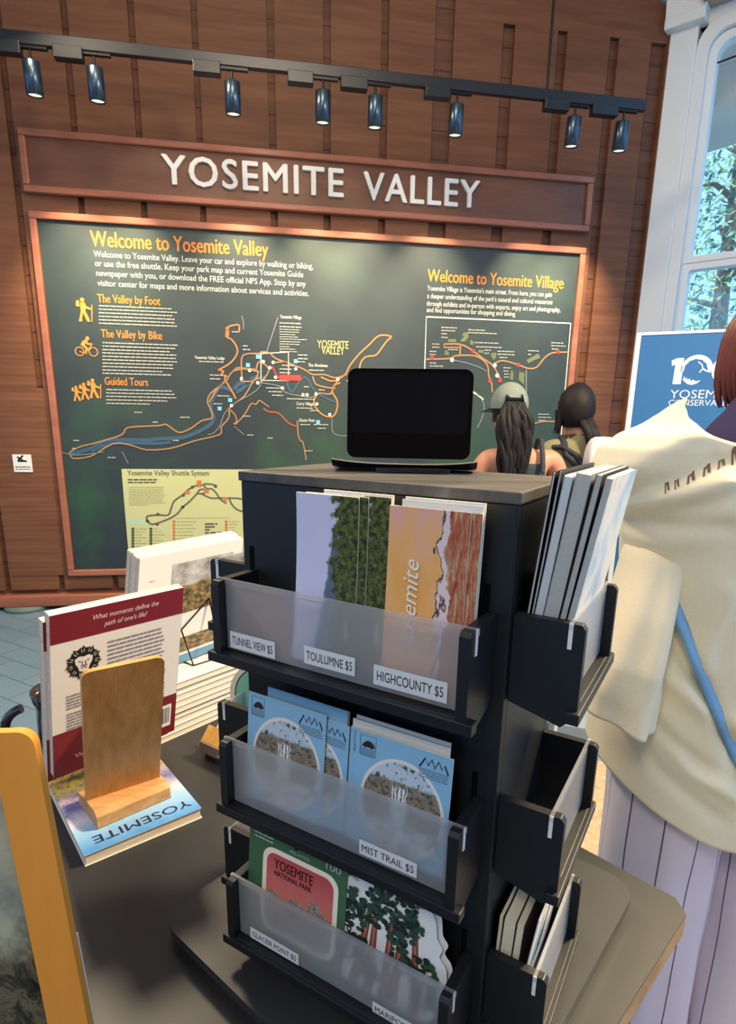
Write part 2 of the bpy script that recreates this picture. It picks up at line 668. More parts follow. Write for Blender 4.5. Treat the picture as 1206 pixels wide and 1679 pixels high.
wr = MB()
wr.box(QP(0.015, 0, -0.30), WD * 0.195, WN * -0.34, UP * 4.9)                       # column shaft
wr.box(QP(0.0, 4.10, -0.32), WD * 0.26, WN * -0.44, UP * 0.07)                    # capital fillet
wr.prism([QP(0.0, 4.17, 0.10), QP(0.26, 4.17, 0.10), QP(0.26, 5.4, 0.30), QP(0.0, 5.4, 0.30)], WN * 0.4)
wr.box(QP(0.20, 0, -0.2), WD * 2.4, WN * -0.2, UP * 0.95)                           # parapet under the windows
wr.box(QP(0.20, 4.10, -0.2), WD * 2.4, WN * -0.2, UP * 1.3)                         # header
struct(wr.build('wall_right', WHITEPAINT, bevel=0.01))
BEIGE = flat('beige_paint', RGB(170, 158, 138), 0.6, 0.3, var=0.03)
struct(MB().box(QP(0.24, 4.19, 0.03), WD * 2.3, WN * -0.22, UP * 1.1).build('trim_2', BEIGE))


def ringpts(x0, x1, z0, z1, r, off, n=5, lower=False):
    pts = []
    for (cx, cz, a0) in ((x1 - r, z1 - r, 0), (x0 + r, z1 - r, 90)):
        for k in range(n + 1):
            a = math.radians(a0 + 90 * k / n)
            pts.append(QP(cx + r * math.cos(a), cz + r * math.sin(a), off))
    pts += [QP(x0, z0, off), QP(x1, z0, off)]
    return pts


win = MB()
T1_, T2_ = 0.345, 1.25


def wframe(mb, x0, x1, z0, z1, wd_, r, o1, o2):
    a = ringpts(x0, x1, z0, z1, r, o1)
    b = ringpts(x0 + wd_, x1 - wd_, z0 + wd_, z1 - wd_, max(r - wd_ * 0.5, 0.02), o1)
    c = [p + WN * (o1 - o2) for p in a]
    d = [p + WN * (o1 - o2) for p in b]
    n = len(a)
    fs = []
    for i in range(n):
        j = (i + 1) % n
        fs += [(i, j, n + j, n + i), (n + i, n + j, 3 * n + j, 3 * n + i), (j, i, 2 * n + i, 2 * n + j), (2 * n + j, 2 * n + i, 3 * n + i, 3 * n + j)]
    mb.add(a + b + c + d, fs)


wframe(win, 0.21, T2_ + 0.13, 0.93, 4.12, 0.075, 0.16, 0.03, -0.12)
wframe(win, 0.285, T2_ + 0.055, 2.585, 4.04, 0.055, 0.12, -0.01, -0.10)
wframe(win, 0.285, T2_ + 0.055, 1.0, 2.60, 0.055, 0.03, -0.01, -0.10)
for x in (T2_ + 0.10, T2_ + 1.05):
    win.box(QP(x, 0.93, -0.12), WD * 0.10, WN * -0.15, UP * 3.2)
wo = struct(win.build('window_1', WHITEPAINT, bevel=0.004))
gl = MB()
gl.box(QP(0.33, 2.63, -0.07), WD * (T2_ - 0.31), WN * 0.006, UP * 1.38)
gl.box(QP(0.33, 1.05, -0.07), WD * (T2_ - 0.31), WN * 0.006, UP * 1.51)
gl.build('glass', GLASS, wo)
bar = MB()
bar.tube([QP(0.33, 3.87, -0.04), QP(T2_, 3.93, -0.04)], 0.006, 8)
bar.build('window_rod', BLACKMETAL, wo)

# outside: ground, eave, trees
t = NT('forest_ground')
struct(MB().box(QP(-12, -0.4, -22), WD * 34, WN * 21.6, UP * 0.3).build('ground', t.out(t.ramp(t.noise(t.coord(), 1.5, 4), [(0.3, RGB(112, 128, 78)), (0.7, RGB(150, 140, 100))]), 0.9)))
ev = MB()
ev.prism([QP(-0.6, 3.72, -0.5), QP(2.2, 3.95, -0.5), QP(2.2, 4.3, -0.5), QP(-0.6, 4.3, -0.5)], WN * 0.8)
struct(ev.build('trim_3', flat('eave_cream', RGB(214, 196, 176), 0.6)))


def tree(base, h, rad, n, label, cols, seed, lean=0.0):
    rn = random.Random(seed)
    b = V(base)
    o = thing('tree', label, 'tree', b, 'trees outside the window')
    tk = MB()
    top = b + V((lean, 0, h))
    tk.tube([b, b + (top - b) * 0.5 + V((0.1, 0.05, 0)), top], [0.16, 0.12, 0.03], 10)
    for k in range(16):
        f = rn.uniform(0.2, 0.95)
        p = b + (top - b) * f
        a = rn.uniform(0, 6.28)
        e = p + V((math.cos(a), math.sin(a), rn.uniform(-0.1, 0.5))) * rad * rn.uniform(0.5, 0.95) * (1.15 - f * 0.7)
        tk.tube([p, p + (e - p) * 0.5 + V((0, 0, 0.1)), e], [0.045, 0.028, 0.01], 6)
    tk.build('trunk', BARK, o)
    lf = MB()
    for k in range(n):
        f = rn.uniform(0.12, 1.02)
        p = b + (top - b) * f
        a = rn.uniform(0, 6.28)
        r = rad * math.sqrt(rn.random()) * (1.15 - f * 0.75)
        c = p + V((math.cos(a) * r, math.sin(a) * r, rn.uniform(-0.3, 0.3)))
        x = V((rn.gauss(0, 1), rn.gauss(0, 1), rn.gauss(0, 1))).normalized()
        y = x.orthogonal().normalized()
        s1 = rn.uniform(0.025, 0.075)
        s2 = s1 * rn.uniform(0.35, 0.7)
        lf.add([c - x * s1, c + y * s2, c + x * s1, c - y * s2], [(0, 1, 2, 3)], rn.randrange(len(cols)))
    lf.build('foliage', cols, o)
    return o


LG = [flat('leaf_%s' % n, c, 0.6, 0.3) for n, c in (('pale', RGB(206, 226, 170)), ('mid', RGB(150, 190, 140)), ('dark', RGB(96, 140, 130)), ('teal', RGB(140, 196, 200)))]
tree(QP(-0.3, -0.1, -4.6), 5.4, 1.5, 4200, 'pale green leafy tree nearest to the window, beside the white column', LG[:3], 3)
tree(QP(-2.3, -0.1, -8.6), 7.5, 1.9, 4200, 'tall dark green conifer behind the pale leafy tree outside', LG[1:], 4)
tree(QP(3.2, -0.1, -6.6), 6.6, 1.7, 4200, 'blue green tree outside towards the right edge of the window', [LG[3], LG[1], LG[0]], 5)
tree(QP(-6.6, -0.1, -10.5), 8.5, 2.0, 3000, 'farthest tall dark conifer seen low through the lower pane', LG[1:], 6)

# ------------------------------------------------------------------ sign board with raised letters
s0, z1 = wall_px(28, 209, 0.07)
s1, _ = wall_px(973, 291, 0.07)
_, z0 = wall_px(42, 315, 0.07)
SG = thing('sign_board', 'long brown wooden sign with raised white words YOSEMITE VALLEY on the wall', 'sign', WP(s0, z0, 0))
mb = MB()
mb.box(WP(s0 + 0.01, z0 + 0.01, 0.036), EW * (s1 - s0 - 0.02), NW * -0.025, UP * (z1 - z0 - 0.02))
mb.build('panel', SIGNWOOD, SG)
mb = MB()
fw, fd = 0.042, 0.05
for (a, b, c, d) in ((s0, z0, s1 - s0, fw), (s0, z1 - fw, s1 - s0, fw), (s0, z0 + fw, fw, z1 - z0 - 2 * fw), (s1 - fw, z0 + fw, fw, z1 - z0 - 2 * fw)):
    mb.box(WP(a, b, 0.036), EW * c, NW * -fd, UP * d)
mb.build('frame', FRAMEWOOD, SG, bevel=0.008)


def wall_text(mb, body, px0, px1, h, off, mi=0, bold=0.0, ext=0.0, sp=1.0):
    """text on the wall: base line from pixel px0 to pixel px1, cap height h metres"""
    a0, b0 = wall_px(*px0, off)
    a1, b1 = wall_px(*px1, off)
    mb.text(body, WP(a0, (b0 + b1) / 2, off), EW, UP, h, a1 - a0, 'L', mi, ext, bold, 0.0, sp)


# letters: one mesh each word's letters are single children
for word, x0, x1 in (('YOSEMITE', (266, 300), (563, 325)), ('VALLEY', (595, 327), (784, 342))):
    mb = MB()
    wall_text(mb, word, x0, x1, 0.168, 0.07, 0, 0.018, 0.02, 1.10)
    mb.build('lettering', WHITEINK, SG)

# ------------------------------------------------------------------ information board
t = NT('board_print')
_v = t.coord('Object')
_n1 = t.noise(_v, 1.1, 4, 0.6, 0.4)
_n2 = t.noise(_v, 4.5, 5, 0.6)
_sx = t.n('ShaderNodeSeparateXYZ')
t.t.links.new(_v, _sx.inputs[0])
_low = t.step(_sx.outputs[2], 1.6, 0.2)
_c = t.mix(t.step(_n1, 0.35, 0.7), RGB(36, 47, 53), RGB(48, 59, 60))
_gm = t.math('MULTIPLY', t.step(t.math('ADD', _n1, t.math('MULTIPLY', _n2, 0.4)), 0.66, 0.84), t.math('ADD', t.math('MULTIPLY', _low, 0.9), 0.15))
_c = t.mix(_gm, _c, RGB(42, 78, 52))
BOARD = t.out(_c, 0.5, 0.45)
b0s, b1z = wall_px(47, 346, 0.06)
b1s, _ = wall_px(960, 405, 0.06)
_, b0z = wall_px(112, 944, 0.06)
IB = thing('information_board', 'huge dark slate map board with orange headings Welcome to Yosemite Valley and Village', 'board', WP(b0s, b0z, 0))
mb = MB()
mb.box(WP(b0s + 0.01, b0z + 0.01, 0.036), EW * (b1s - b0s - 0.02), NW * -0.02, UP * (b1z - b0z - 0.02))
mb.build('panel', BOARD, IB)
mb = MB()
fw = 0.045
for (a, b, c, d) in ((b0s, b0z, b1s - b0s, fw), (b0s, b1z - fw, b1s - b0s, fw), (b0s, b0z + fw, fw, b1z - b0z - 2 * fw), (b1s - fw, b0z + fw, fw, b1z - b0z - 2 * fw)):
    mb.box(WP(a, b, 0.036), EW * c, NW * -0.045, UP * d)
mb.build('frame', FRAMEWOOD, IB, bevel=0.008)
OFF = 0.058
O2 = 0.0585
mb = MB()
wall_text(mb, 'Welcome to Yosemite Valley', (149, 404), (440, 420), 0.092, O2, 0, 0.022)
mb.build('heading', ORANGEINK, IB)
mb = MB()
wall_text(mb, 'Welcome to Yosemite Village', (700, 462), (923, 473), 0.082, O2, 0, 0.018)
mb.build('heading', ORANGEINK, IB)
mb = MB()
wall_text(mb, 'The Valley by Foot', (160, 496), (263, 500), 0.052, O2, 0, 0.018)
mb.build('heading', ORANGEINK, IB)
mb = MB()
wall_text(mb, 'The Valley by Bike', (166, 553), (266, 557), 0.052, O2, 0, 0.018)
mb.build('heading', ORANGEINK, IB)
mb = MB()
wall_text(mb, 'Guided Tours', (172, 631), (243, 633), 0.052, O2, 0, 0.012)
mb.build('heading', ORANGEINK, IB)
mb = MB()
for body, p, q in (('Welcome to Yosemite Valley. Leave your car and explore by walking or biking,', (154, 421), (513, 441)),
                   ('or use the free shuttle. Keep your park map and current Yosemite Guide', (156, 438), (497, 453)),
                   ('newspaper with you, or download the FREE official NPS App. Stop by any', (158, 453), (501, 469)),
                   ('visitor center for maps and more information about services and activities.', (160, 469), (506, 485))):
    wall_text(mb, body, p, q, 0.037, O2, 0, 0.003)
for body, p, q in (("Yosemite Village is Yosemite's main street. From here, you can gain", (700, 477), (904, 486)),
                   ("a deeper understanding of the park's natural and cultural resources", (700, 490), (905, 498)),
                   ('through exhibits and in-person with experts, enjoy art and photography,', (699, 502), (918, 511)),
                   ('and find opportunities for shopping and dining.', (699, 513), (845, 517))):
    wall_text(mb, body, p, q, 0.033, O2, 0, 0.003)
wall_text(mb, 'Yosemite Village', (459, 522), (494, 523), 0.022, O2, 0, 0.01)
wall_text(mb, 'Yosemite Valley Lodge', (319, 588), (368, 590), 0.02, O2, 0, 0.01)
wall_text(mb, 'The Ahwahnee', (505, 601), (537, 602), 0.022, O2, 0, 0.01)
wall_text(mb, 'Curry Village', (486, 664), (514, 665), 0.022, O2, 0, 0.01)
wall_text(mb, 'Glacier Point', (490, 691), (516, 692), 0.022, O2, 0, 0.01)
mb.build('body_text', CREAMINK, IB)
mb = MB()
wall_text(mb, 'YOSEMITE', (520, 570), (571, 572), 0.052, O2, 0, 0.0)
wall_text(mb, 'VALLEY', (527, 580), (564, 582), 0.052, O2, 0, 0.0)
mb.build('map_title', flat('khaki_print', RGB(214, 206, 116), 0.5, 0.3, var=0.02), IB)
mb = MB()
rn = random.Random(5)
WNRM = -NW


def px_rows(mb, rows, h, off=O2, mi=0):
    for (x0, y0, x1, y1) in rows:
        a, b = wall_px(x0, y0, off), wall_px(x1, y1, off)
        z = (a[1] + b[1]) / 2
        mb.microtext(WP(a[0], z, off), WP(b[0], z, off), h, WNRM, mi, rn)


px_rows(mb, [(162, 504 + 5.7 * i, 162 + ln, 506 + 5.7 * i) for i, ln in enumerate((122, 128, 123, 124, 124, 128))], 0.008)
px_rows(mb, [(168, 564 + 5.5 * i, 168 + ln, 566 + 5.5 * i) for i, ln in enumerate((124, 119, 110, 121, 120, 122, 118, 116, 98, 112))], 0.008)
px_rows(mb, [(174, 640 + 5.5 * i, 174 + ln, 642 + 5.5 * i) for i, ln in enumerate((110, 112, 115, 100, 72))], 0.008)
px_rows(mb, [(458, 541 + 4.0 * i, 458 + ln, 541.3 + 4.0 * i) for i, ln in enumerate((32, 32, 26, 30, 46, 36, 34, 16, 27, 29))], 0.006)
for (x, y, ln) in ((458, 531, 36), (458, 537, 36), (326, 594, 42), (506, 608, 26), (486, 670, 28), (492, 697, 18), (344, 616, 20), (344, 622, 18),
                   (436, 637, 24), (440, 643, 22), (446, 649, 18), (470, 655, 46), (508, 674, 14), (356, 650, 20), (350, 663, 14), (514, 697, 24), (520, 703, 14),
                   (488, 583, 18), (488, 589, 16), (486, 594, 14), (498, 635, 10), (522, 640, 10), (220, 677, 14), (295, 685, 16), (250, 693, 10), (283, 723, 10),
                   (120, 723, 12), (118, 736, 6), (176, 751, 14), (398, 683, 12), (405, 714, 10), (438, 719, 10), (500, 740, 12), (462, 600, 20), (458, 606, 22), (458, 612, 18),
                   (398, 568, 8), (398, 574, 12), (380, 545, 10)):
    px_rows(mb, [(x, y, x + ln, y + 0.3)], 0.008)
# village map captions
for (x, y, ln) in ((723, 538, 26), (723, 543, 24), (723, 548, 10), (723, 554, 12), (767, 542, 30), (767, 547, 47), (777, 563, 40), (780, 570, 42), (708, 565, 14), (708, 570, 12),
                   (704, 577, 12), (704, 582, 10), (704, 596, 12), (704, 601, 22), (734, 574, 16), (794, 575, 10), (794, 580, 8), (815, 577, 28), (815, 582, 30), (818, 587, 14),
                   (865, 576, 18), (865, 582, 5), (825, 604, 12), (825, 609, 10), (826, 614, 8), (826, 619, 10), (903, 563, 20), (903, 568, 24), (904, 573, 10),
                   (882, 680, 18), (882, 685, 22), (882, 690, 12)):
    px_rows(mb, [(x, y, x + ln, y + 0.4)], 0.008)
mb.build('small_print', flat('dim_cream_print', RGB(158, 158, 148), 0.6), IB)['kind'] = 'stuff'


# pictograms ------------------------------------------------
def pict(mb, u0, v0, sc, shapes, mi=0, off=O2):
    """shapes given in a 100-unit box; (u0,v0) pixel of its upper left corner, sc pixels per unit"""
    a, zt = wall_px(u0, v0, off)
    a2, z2 = wall_px(u0 + 100 * sc, v0 + 100 * sc, off)
    kx, kz = (a2 - a) / 100, (zt - z2) / 100
    kz = kx

    def P(x, y):
        return WP(a + x * kx, zt - y * kz, off)
    for sh in shapes:
        if sh[0] == 'o':
            mb.disc(P(sh[1], sh[2]), EW, UP, sh[3] * kx, mi, 16)
        elif sh[0] == 'r':
            mb.disc(P(sh[1], sh[2]), EW, UP, sh[3] * kx, mi, 24, sh[4] * kx)
        elif sh[0] == 'p':
            mb.poly([P(x, y) for x, y in sh[1]], mi)
        else:
            mb.strip([P(x, y) for x, y in sh[1]], sh[2] * kx, WNRM, mi)


HIKER = [('o', 30, 10, 9), ('p', [(4, 14), (16, 12), (18, 38), (2, 36)]), ('p', [(20, 20), (40, 20), (44, 34), (64, 42), (62, 50), (40, 44), (40, 58), (20, 58)]),
         ('p', [(20, 57), (32, 57), (24, 80), (22, 98), (8, 98), (14, 78)]), ('p', [(28, 57), (40, 57), (50, 78), (56, 98), (44, 98), (36, 80)]), ('l', [(68, 28), (62, 98)], 4)]
BIKER = [('r', 20, 66, 20, 16), ('r', 78, 66, 20, 16), ('o', 58, 10, 8), ('p', [(50, 14), (60, 22), (44, 38), (56, 50), (50, 76), (42, 74), (46, 54), (26, 38), (36, 22)]),
         ('p', [(52, 24), (60, 30), (76, 30), (76, 36), (56, 38), (48, 30)]), ('l', [(20, 66), (44, 74), (76, 34)], 4)]


def part_pict(name, args):
    m = MB()
    for a in args:
        pict(m, *a)
    m.build(name, flat('amber_print', RGB(226, 134, 58), 0.5, 0.3, var=0.02), IB)


part_pict('hiker_pictogram', [(122, 487, 0.44, HIKER)])
part_pict('cyclist_pictogram', [(120, 550, 0.43, BIKER)])
part_pict('walking_group_pictogram', [(141, 620, 0.37, HIKER), (128, 627, 0.32, HIKER[:5]), (116, 632, 0.29, HIKER[:5])])


# valley map --------------------------------------------------
def C2(l):
    return [(x / 2, 340 + y / 2) for x, y in l]


def C5(l):
    return [(340 + x / 3.769, 500 + y / 3.769) for x, y in l]


def C6(l):
    return [(680 + x / 4.307, 430 + y / 4.307) for x, y in l]


def smooth(pts, n=3):
    out = []
    for i in range(len(pts) - 1):
        p0, p1, p2, p3 = pts[max(i - 1, 0)], pts[i], pts[i + 1], pts[min(i + 2, len(pts) - 1)]
        for k in range(n):
            t_ = k / n
            out.append(tuple(0.5 * (2 * p1[j] + (p2[j] - p0[j]) * t_ + (2 * p0[j] - 5 * p1[j] + 4 * p2[j] - p3[j]) * t_ ** 2 + (3 * p1[j] - p0[j] - 3 * p2[j] + p3[j]) * t_ ** 3) for j in range(2)))
    out.append(pts[-1])
    return out


def route(mb, pts, wd_, mi, off, sm=True):
    mb.strip([wpt(x, y, off) for x, y in (smooth(pts) if sm else pts)], wd_, WNRM, mi)


mb = MB()
MM = [TANINK, BLUEINK, flat('dim_grey_print', RGB(112, 116, 122), 0.6), SKYINK, REDINK, RUSTINK, OLIVEINK, CREAMINK, flat('ochre_print', RGB(186, 120, 66), 0.5)]
k_ = 0.0582
river = C2([(230, 810), (300, 790), (345, 765), (400, 762), (480, 764), (530, 758), (600, 755), (680, 720), (700, 690), (690, 650), (720, 590), (770, 605), (800, 590), (830, 560), (870, 560)])
route(mb, river, 0.028, 1, k_)
route(mb, C2([(300, 800), (360, 775), (430, 772), (500, 775), (560, 770)]), 0.022, 1, k_)
route(mb, C5([(160, 540), (190, 490), (240, 480), (290, 470)]), 0.03, 1, k_)
route(mb, C5([(490, 480), (520, 540), (570, 470), (610, 450), (660, 530), (740, 580), (790, 600)]), 0.014, 1, k_)
k_ = 0.0584
for pts in (C2([(228, 803), (262, 785), (330, 768), (400, 745), (420, 722), (520, 716), (545, 712), (585, 738), (625, 725), (660, 700), (695, 690), (690, 660), (680, 640), (690, 610), (740, 570), (760, 540), (800, 530), (850, 540)]),
            C2([(228, 803), (240, 823), (300, 815), (370, 775), (430, 780), (480, 795), (560, 790), (640, 765), (720, 745), (725, 720), (750, 690), (755, 655), (800, 620), (830, 570), (850, 560)]),
            C5([(215, 470), (210, 400), (220, 310), (320, 300), (330, 290), (380, 295), (420, 330), (490, 355), (540, 375), (600, 400), (650, 430), (720, 430), (790, 450), (860, 430)]),
            C5([(120, 455), (180, 390), (250, 395), (300, 400), (310, 430), (280, 470), (200, 470)]),
            C5([(330, 480), (380, 400), (320, 350), (300, 400)]),
            C5([(650, 440), (670, 490), (740, 510), (790, 515)]), C5([(400, 360), (470, 350), (500, 360)]),
            C5([(110, 480), (130, 450), (60, 520), (10, 600)])):
    route(mb, pts, 0.010, 0, k_)
for pts in (C5([(195, 170), (195, 125), (165, 125), (130, 135), (120, 160), (115, 195), (150, 215), (180, 260), (183, 300), (150, 350), (100, 385), (65, 400)]),
            C5([(65, 400), (100, 410), (85, 430), (120, 440), (105, 455), (150, 530), (175, 580)]),
            C5([(700, 445), (760, 470), (800, 470), (770, 530), (800, 590), (800, 640), (780, 685), (740, 690), (700, 670), (660, 620), (660, 580)]),
            C5([(870, 390), (890, 360), (940, 300), (1000, 245), (1060, 190), (1135, 195), (1110, 220), (1080, 260), (1040, 310), (980, 320), (950, 350), (940, 385)]),
            C5([(820, 480), (780, 500), (760, 550), (690, 545), (660, 580)]), C5([(870, 390), (850, 430), (790, 470)]), C5([(940, 385), (930, 440), (860, 470)])):
    route(mb, pts, 0.011, 8, k_)
for i in range(5):
    route(mb, C5([(112, 140 + 11 * i), (132, 146 + 11 * i)]), 0.012, 8, k_, False)
for pts in (C5([(130, 640), (170, 680), (180, 720), (160, 735)]), C5([(170, 740), (210, 700), (240, 660), (270, 610), (300, 615), (320, 590), (350, 610), (380, 630)]),
            C5([(555, 715), (560, 800), (575, 840), (590, 850), (610, 960)])):
    route(mb, pts, 0.009, 0, k_)
route(mb, C5([(345, 640), (380, 660), (440, 670), (500, 730), (550, 750)]), 0.012, 5, k_)
for pts in (C5([(300, 470), (330, 480), (300, 530), (200, 590), (150, 620), (100, 680), (80, 740), (40, 790), (0, 800)]), C5([(320, 480), (440, 500), (480, 540), (560, 560), (640, 570), (700, 545), (760, 555)]),
            C5([(770, 700), (770, 770), (790, 800), (850, 810), (880, 800)]), C5([(210, 65), (222, 110), (222, 150)]), C5([(435, 75), (365, 290)]), C5([(165, 750), (225, 800)]),
            C2([(190, 800), (250, 812), (340, 802)]), C2([(400, 800), (420, 840)])):
    route(mb, pts, 0.007, 2, k_)
route(mb, C5([(330, 300), (500, 292), (500, 468), (330, 466), (330, 300)]), 0.008, 7, k_, False)
for x, y in ((312, 320), (250, 372), (140, 588), (75, 640), (545, 348), (683, 724)):
    a, z = wall_px(340 + x / 3.769, 500 + y / 3.769, 0.0586)
    mb.box(WP(a - 0.014, z - 0.014, 0.0586), EW * 0.028, UP * 0.028, NW * -0.0004, 3)
for x, y in ((345, 350), (405, 355), (385, 388), (260, 405), (210, 455), (420, 447), (545, 395), (590, 555), (615, 555), (670, 550), (675, 612), (755, 677), (463, 513), (310, 482), (148, 622), (805, 460)):
    mb.disc(wpt(340 + x / 3.769, 500 + y / 3.769, 0.0586), EW, UP, 0.012, 7, 12)
for x, y in ((264, 764), (292, 770)):
    pass
a, z = wall_px(458, 619, 0.0586)
mb.box(WP(a, z - 0.02, 0.0586), EW * 0.155, UP * 0.04, NW * -0.0004, 4)
route(mb, C5([(400, 380), (430, 440), (470, 460), (500, 465)]), 0.012, 4, k_)
mb.build('valley_map', MM, IB)

# village map ---------------------------------------------------
mb = MB()
route(mb, C6([(64, 900), (80, 385), (1100, 432), (1030, 1240)]), 0.011, 7, k_, False)
for pts in ([(80, 685), (240, 680), (290, 660), (420, 660), (490, 700), (515, 740), (520, 800), (540, 850), (545, 920)], [(205, 578), (320, 580), (400, 620), (480, 680), (550, 730), (590, 800), (605, 835)],
            [(560, 715), (620, 695), (730, 725), (800, 750), (860, 740), (910, 680), (970, 640), (1075, 635)], [(320, 580), (318, 655)], [(775, 1115), (810, 1145), (900, 1125), (985, 1125)]):
    route(mb, C6(pts), 0.012, 0, k_)
route(mb, C6([(205, 578), (205, 602), (310, 602)]), 0.010, 0, k_, False)
route(mb, C6([(265, 690), (360, 710), (450, 740), (505, 770)]), 0.008, 2, k_)
route(mb, C6([(405, 910), (450, 940), (485, 1000), (480, 1080), (440, 1170)]), 0.010, 2, k_)
route(mb, C6([(400, 912), (440, 935), (482, 970)]), 0.014, 7, k_)
route(mb, C6([(785, 760), (785, 1115)]), 0.010, 2, k_, False)
for poly in ([(330, 560), (318, 555), (345, 525), (332, 512), (345, 495), (375, 497), (378, 530), (352, 562)], [(232, 542), (290, 542), (290, 565), (232, 565)], [(212, 615), (240, 635), (240, 658), (208, 655)],
             [(786, 690), (870, 645), (886, 676), (848, 690), (800, 716)], [(392, 545), (412, 560), (410, 590), (388, 580)], [(540, 640), (572, 638), (575, 670), (556, 692), (535, 665)],
             [(678, 760), (694, 775), (694, 830), (668, 830)], [(735, 775), (772, 780), (770, 870), (730, 830)], [(448, 618), (486, 620), (486, 642), (446, 640)]):
    mb.poly([wpt(x, y, 0.0583) for x, y in C6(poly)][::-1], 6)
for x, y in ((120, 675), (410, 628), (730, 727), (1010, 632), (528, 838), (600, 835)):
    mb.disc(wpt(*C6([(x, y)])[0], 0.0586), EW, UP, 0.017, 4, 10)
for x, y in ((262, 690), (563, 728), (580, 800)):
    mb.disc(wpt(*C6([(x, y)])[0], 0.0586), EW, UP, 0.016, 7, 12)
mb.build('village_map', MM, IB)

# yellow shuttle map ----------------------------------------------
pa = wall_px(199, 769, OFF)
pb = wall_px(213, 916, OFF)
SYEL = flat('pale_yellow_print', RGB(188, 188, 138), 0.45, 0.35, var=0.03, scale=3)
mb = MB()
SW = 1.60
mb.box(WP(pa[0], pb[1], OFF - 0.002), EW * SW, UP * (pa[1] - pb[1]), NW * -0.0035, 0)
k2 = OFF + 0.002


def C8(l):
    return [(180 + x / 5.025, 740 + y / 5.025) for x, y in l]


wall_text(mb, 'Yosemite Valley Shuttle System', C8([(143, 196)])[0], C8([(818, 200)])[0], 0.036, k2, 1, 0.014)
rn = random.Random(11)
px_rows(mb, [C8([(148, 240)])[0] + C8([(390, 240)])[0], C8([(148, 262)])[0] + C8([(378, 262)])[0]], 0.010, k2, 1)
px_rows(mb, [C8([(158, 300 + 16 * i)])[0] + C8([(x, 302 + 16 * i)])[0] for i, x in enumerate((445, 440, 445, 440, 465, 450, 440, 440, 460, 330))], 0.006, k2, 2)
for x0, n, dy, w_, dotc in ((190, 7, 24, 100, 1), (338, 7, 24, 95, 1), (528, 8, 28, 170, 4), (958, 4, 24, 90, 4)):
    for i in range(n):
        y = (640 if x0 < 500 else 580) + dy * i
        mb.disc(wpt(*C8([(x0, y)])[0], k2), EW, UP, 0.012, dotc, 8)
        px_rows(mb, [C8([(x0 + 22, y + 3)])[0] + C8([(x0 + 22 + w_ * rn.uniform(0.4, 1), y + 4)])[0]], 0.006, k2, 2)
for i, w_ in enumerate((12, 105, 90, 55, 150, 60, 40)):
    px_rows(mb, [C8([(782, 582 + 24 * i)])[0] + C8([(782 + w_, 583 + 24 * i)])[0]], 0.014, k2, 5)
px_rows(mb, [C8([(545, 552)])[0] + C8([(985, 552)])[0]], 0.005, k2, 2)
for pts in ([(305, 570), (310, 535), (400, 525), (480, 525), (505, 470), (530, 410), (600, 360), (640, 320), (680, 298), (720, 280), (770, 280), (800, 310), (840, 310), (880, 350), (910, 395), (960, 430)],
            [(305, 570), (340, 600), (400, 590), (500, 550), (560, 510), (600, 460), (660, 410), (720, 345), (740, 318), (780, 315), (790, 340), (750, 350), (720, 345)],
            [(750, 348), (830, 385), (900, 385), (960, 385), (1050, 388), (1120, 400)], [(770, 268), (840, 272), (880, 285)], [(985, 390), (1000, 430), (1040, 475), (1100, 495), (1180, 480), (1230, 440)]):
    mb.strip([wpt(x, y, k2) for x, y in smooth(C8(pts))], 0.013, WNRM, 5)
route(mb, C8([(145, 575), (200, 590), (250, 580), (300, 600)]), 0.03, 3, k2)
route(mb, C8([(330, 560), (480, 550), (520, 490), (570, 420), (640, 370), (700, 320)]), 0.05, 3, k2 - 0.0008)
for x, y in ((735, 255), (735, 280), (640, 340), (950, 395), (795, 330)):
    a, z = wall_px(*C8([(x, y)])[0], k2)
    mb.box(WP(a - 0.018, z - 0.014, k2), EW * 0.036, UP * 0.028, NW * -0.0004, 4)
for x, y in ((395, 520), (600, 460), (605, 362), (390, 600), (310, 575), (680, 295), (870, 288)):
    mb.disc(wpt(*C8([(x, y)])[0], k2), EW, UP, 0.013, 1, 8)
mb.strip([wpt(x, y, k2) for x, y in C8([(460, 830), (215, 838), (205, 858), (300, 862)])], 0.006, WNRM, 1)
mb.build('shuttle_map', [SYEL, flat('dark_olive_print', RGB(74, 76, 56), 0.6), flat('pale_olive_print', RGB(146, 146, 104), 0.6), flat('pale_teal_print', RGB(166, 196, 170), 0.6), flat('brick_print', RGB(190, 110, 72), 0.6), flat('slate_print', RGB(92, 90, 76), 0.6)], IB)

# small white notice on the wall
a, z = wall_px(20, 745, 0.04)
a2, z2 = wall_px(54, 774, 0.04)
NO = thing('wall_notice', 'small square white notice with black symbol on the brown wall left of the map', 'notice', WP(a, z2, 0.038))
MB().box(WP(a, z2, 0.037), EW * (a2 - a), UP * (z - z2), NW * -0.006).build('plate', PAPER, NO)
mb = MB()
ca, cz = (a + a2) / 2, (z + z2) / 2
for sh in ([(-0.03, 0.03), (0.01, 0.0)], [(0.01, 0.04), (-0.025, 0.005)], [(-0.03, -0.0), (0.03, -0.0)]):
    mb.strip([WP(ca + x, cz + 0.015 + y, 0.0435) for x, y in sh], 0.012, WNRM, 0)
mb.microtext(WP(ca - 0.05, cz - 0.03, 0.0435), WP(ca + 0.05, cz - 0.03, 0.0435), 0.007, WNRM)
mb.microtext(WP(ca - 0.05, cz - 0.045, 0.0435), WP(ca + 0.05, cz - 0.045, 0.0435), 0.005, WNRM)
mb.build('printed_symbol', INK, NO)

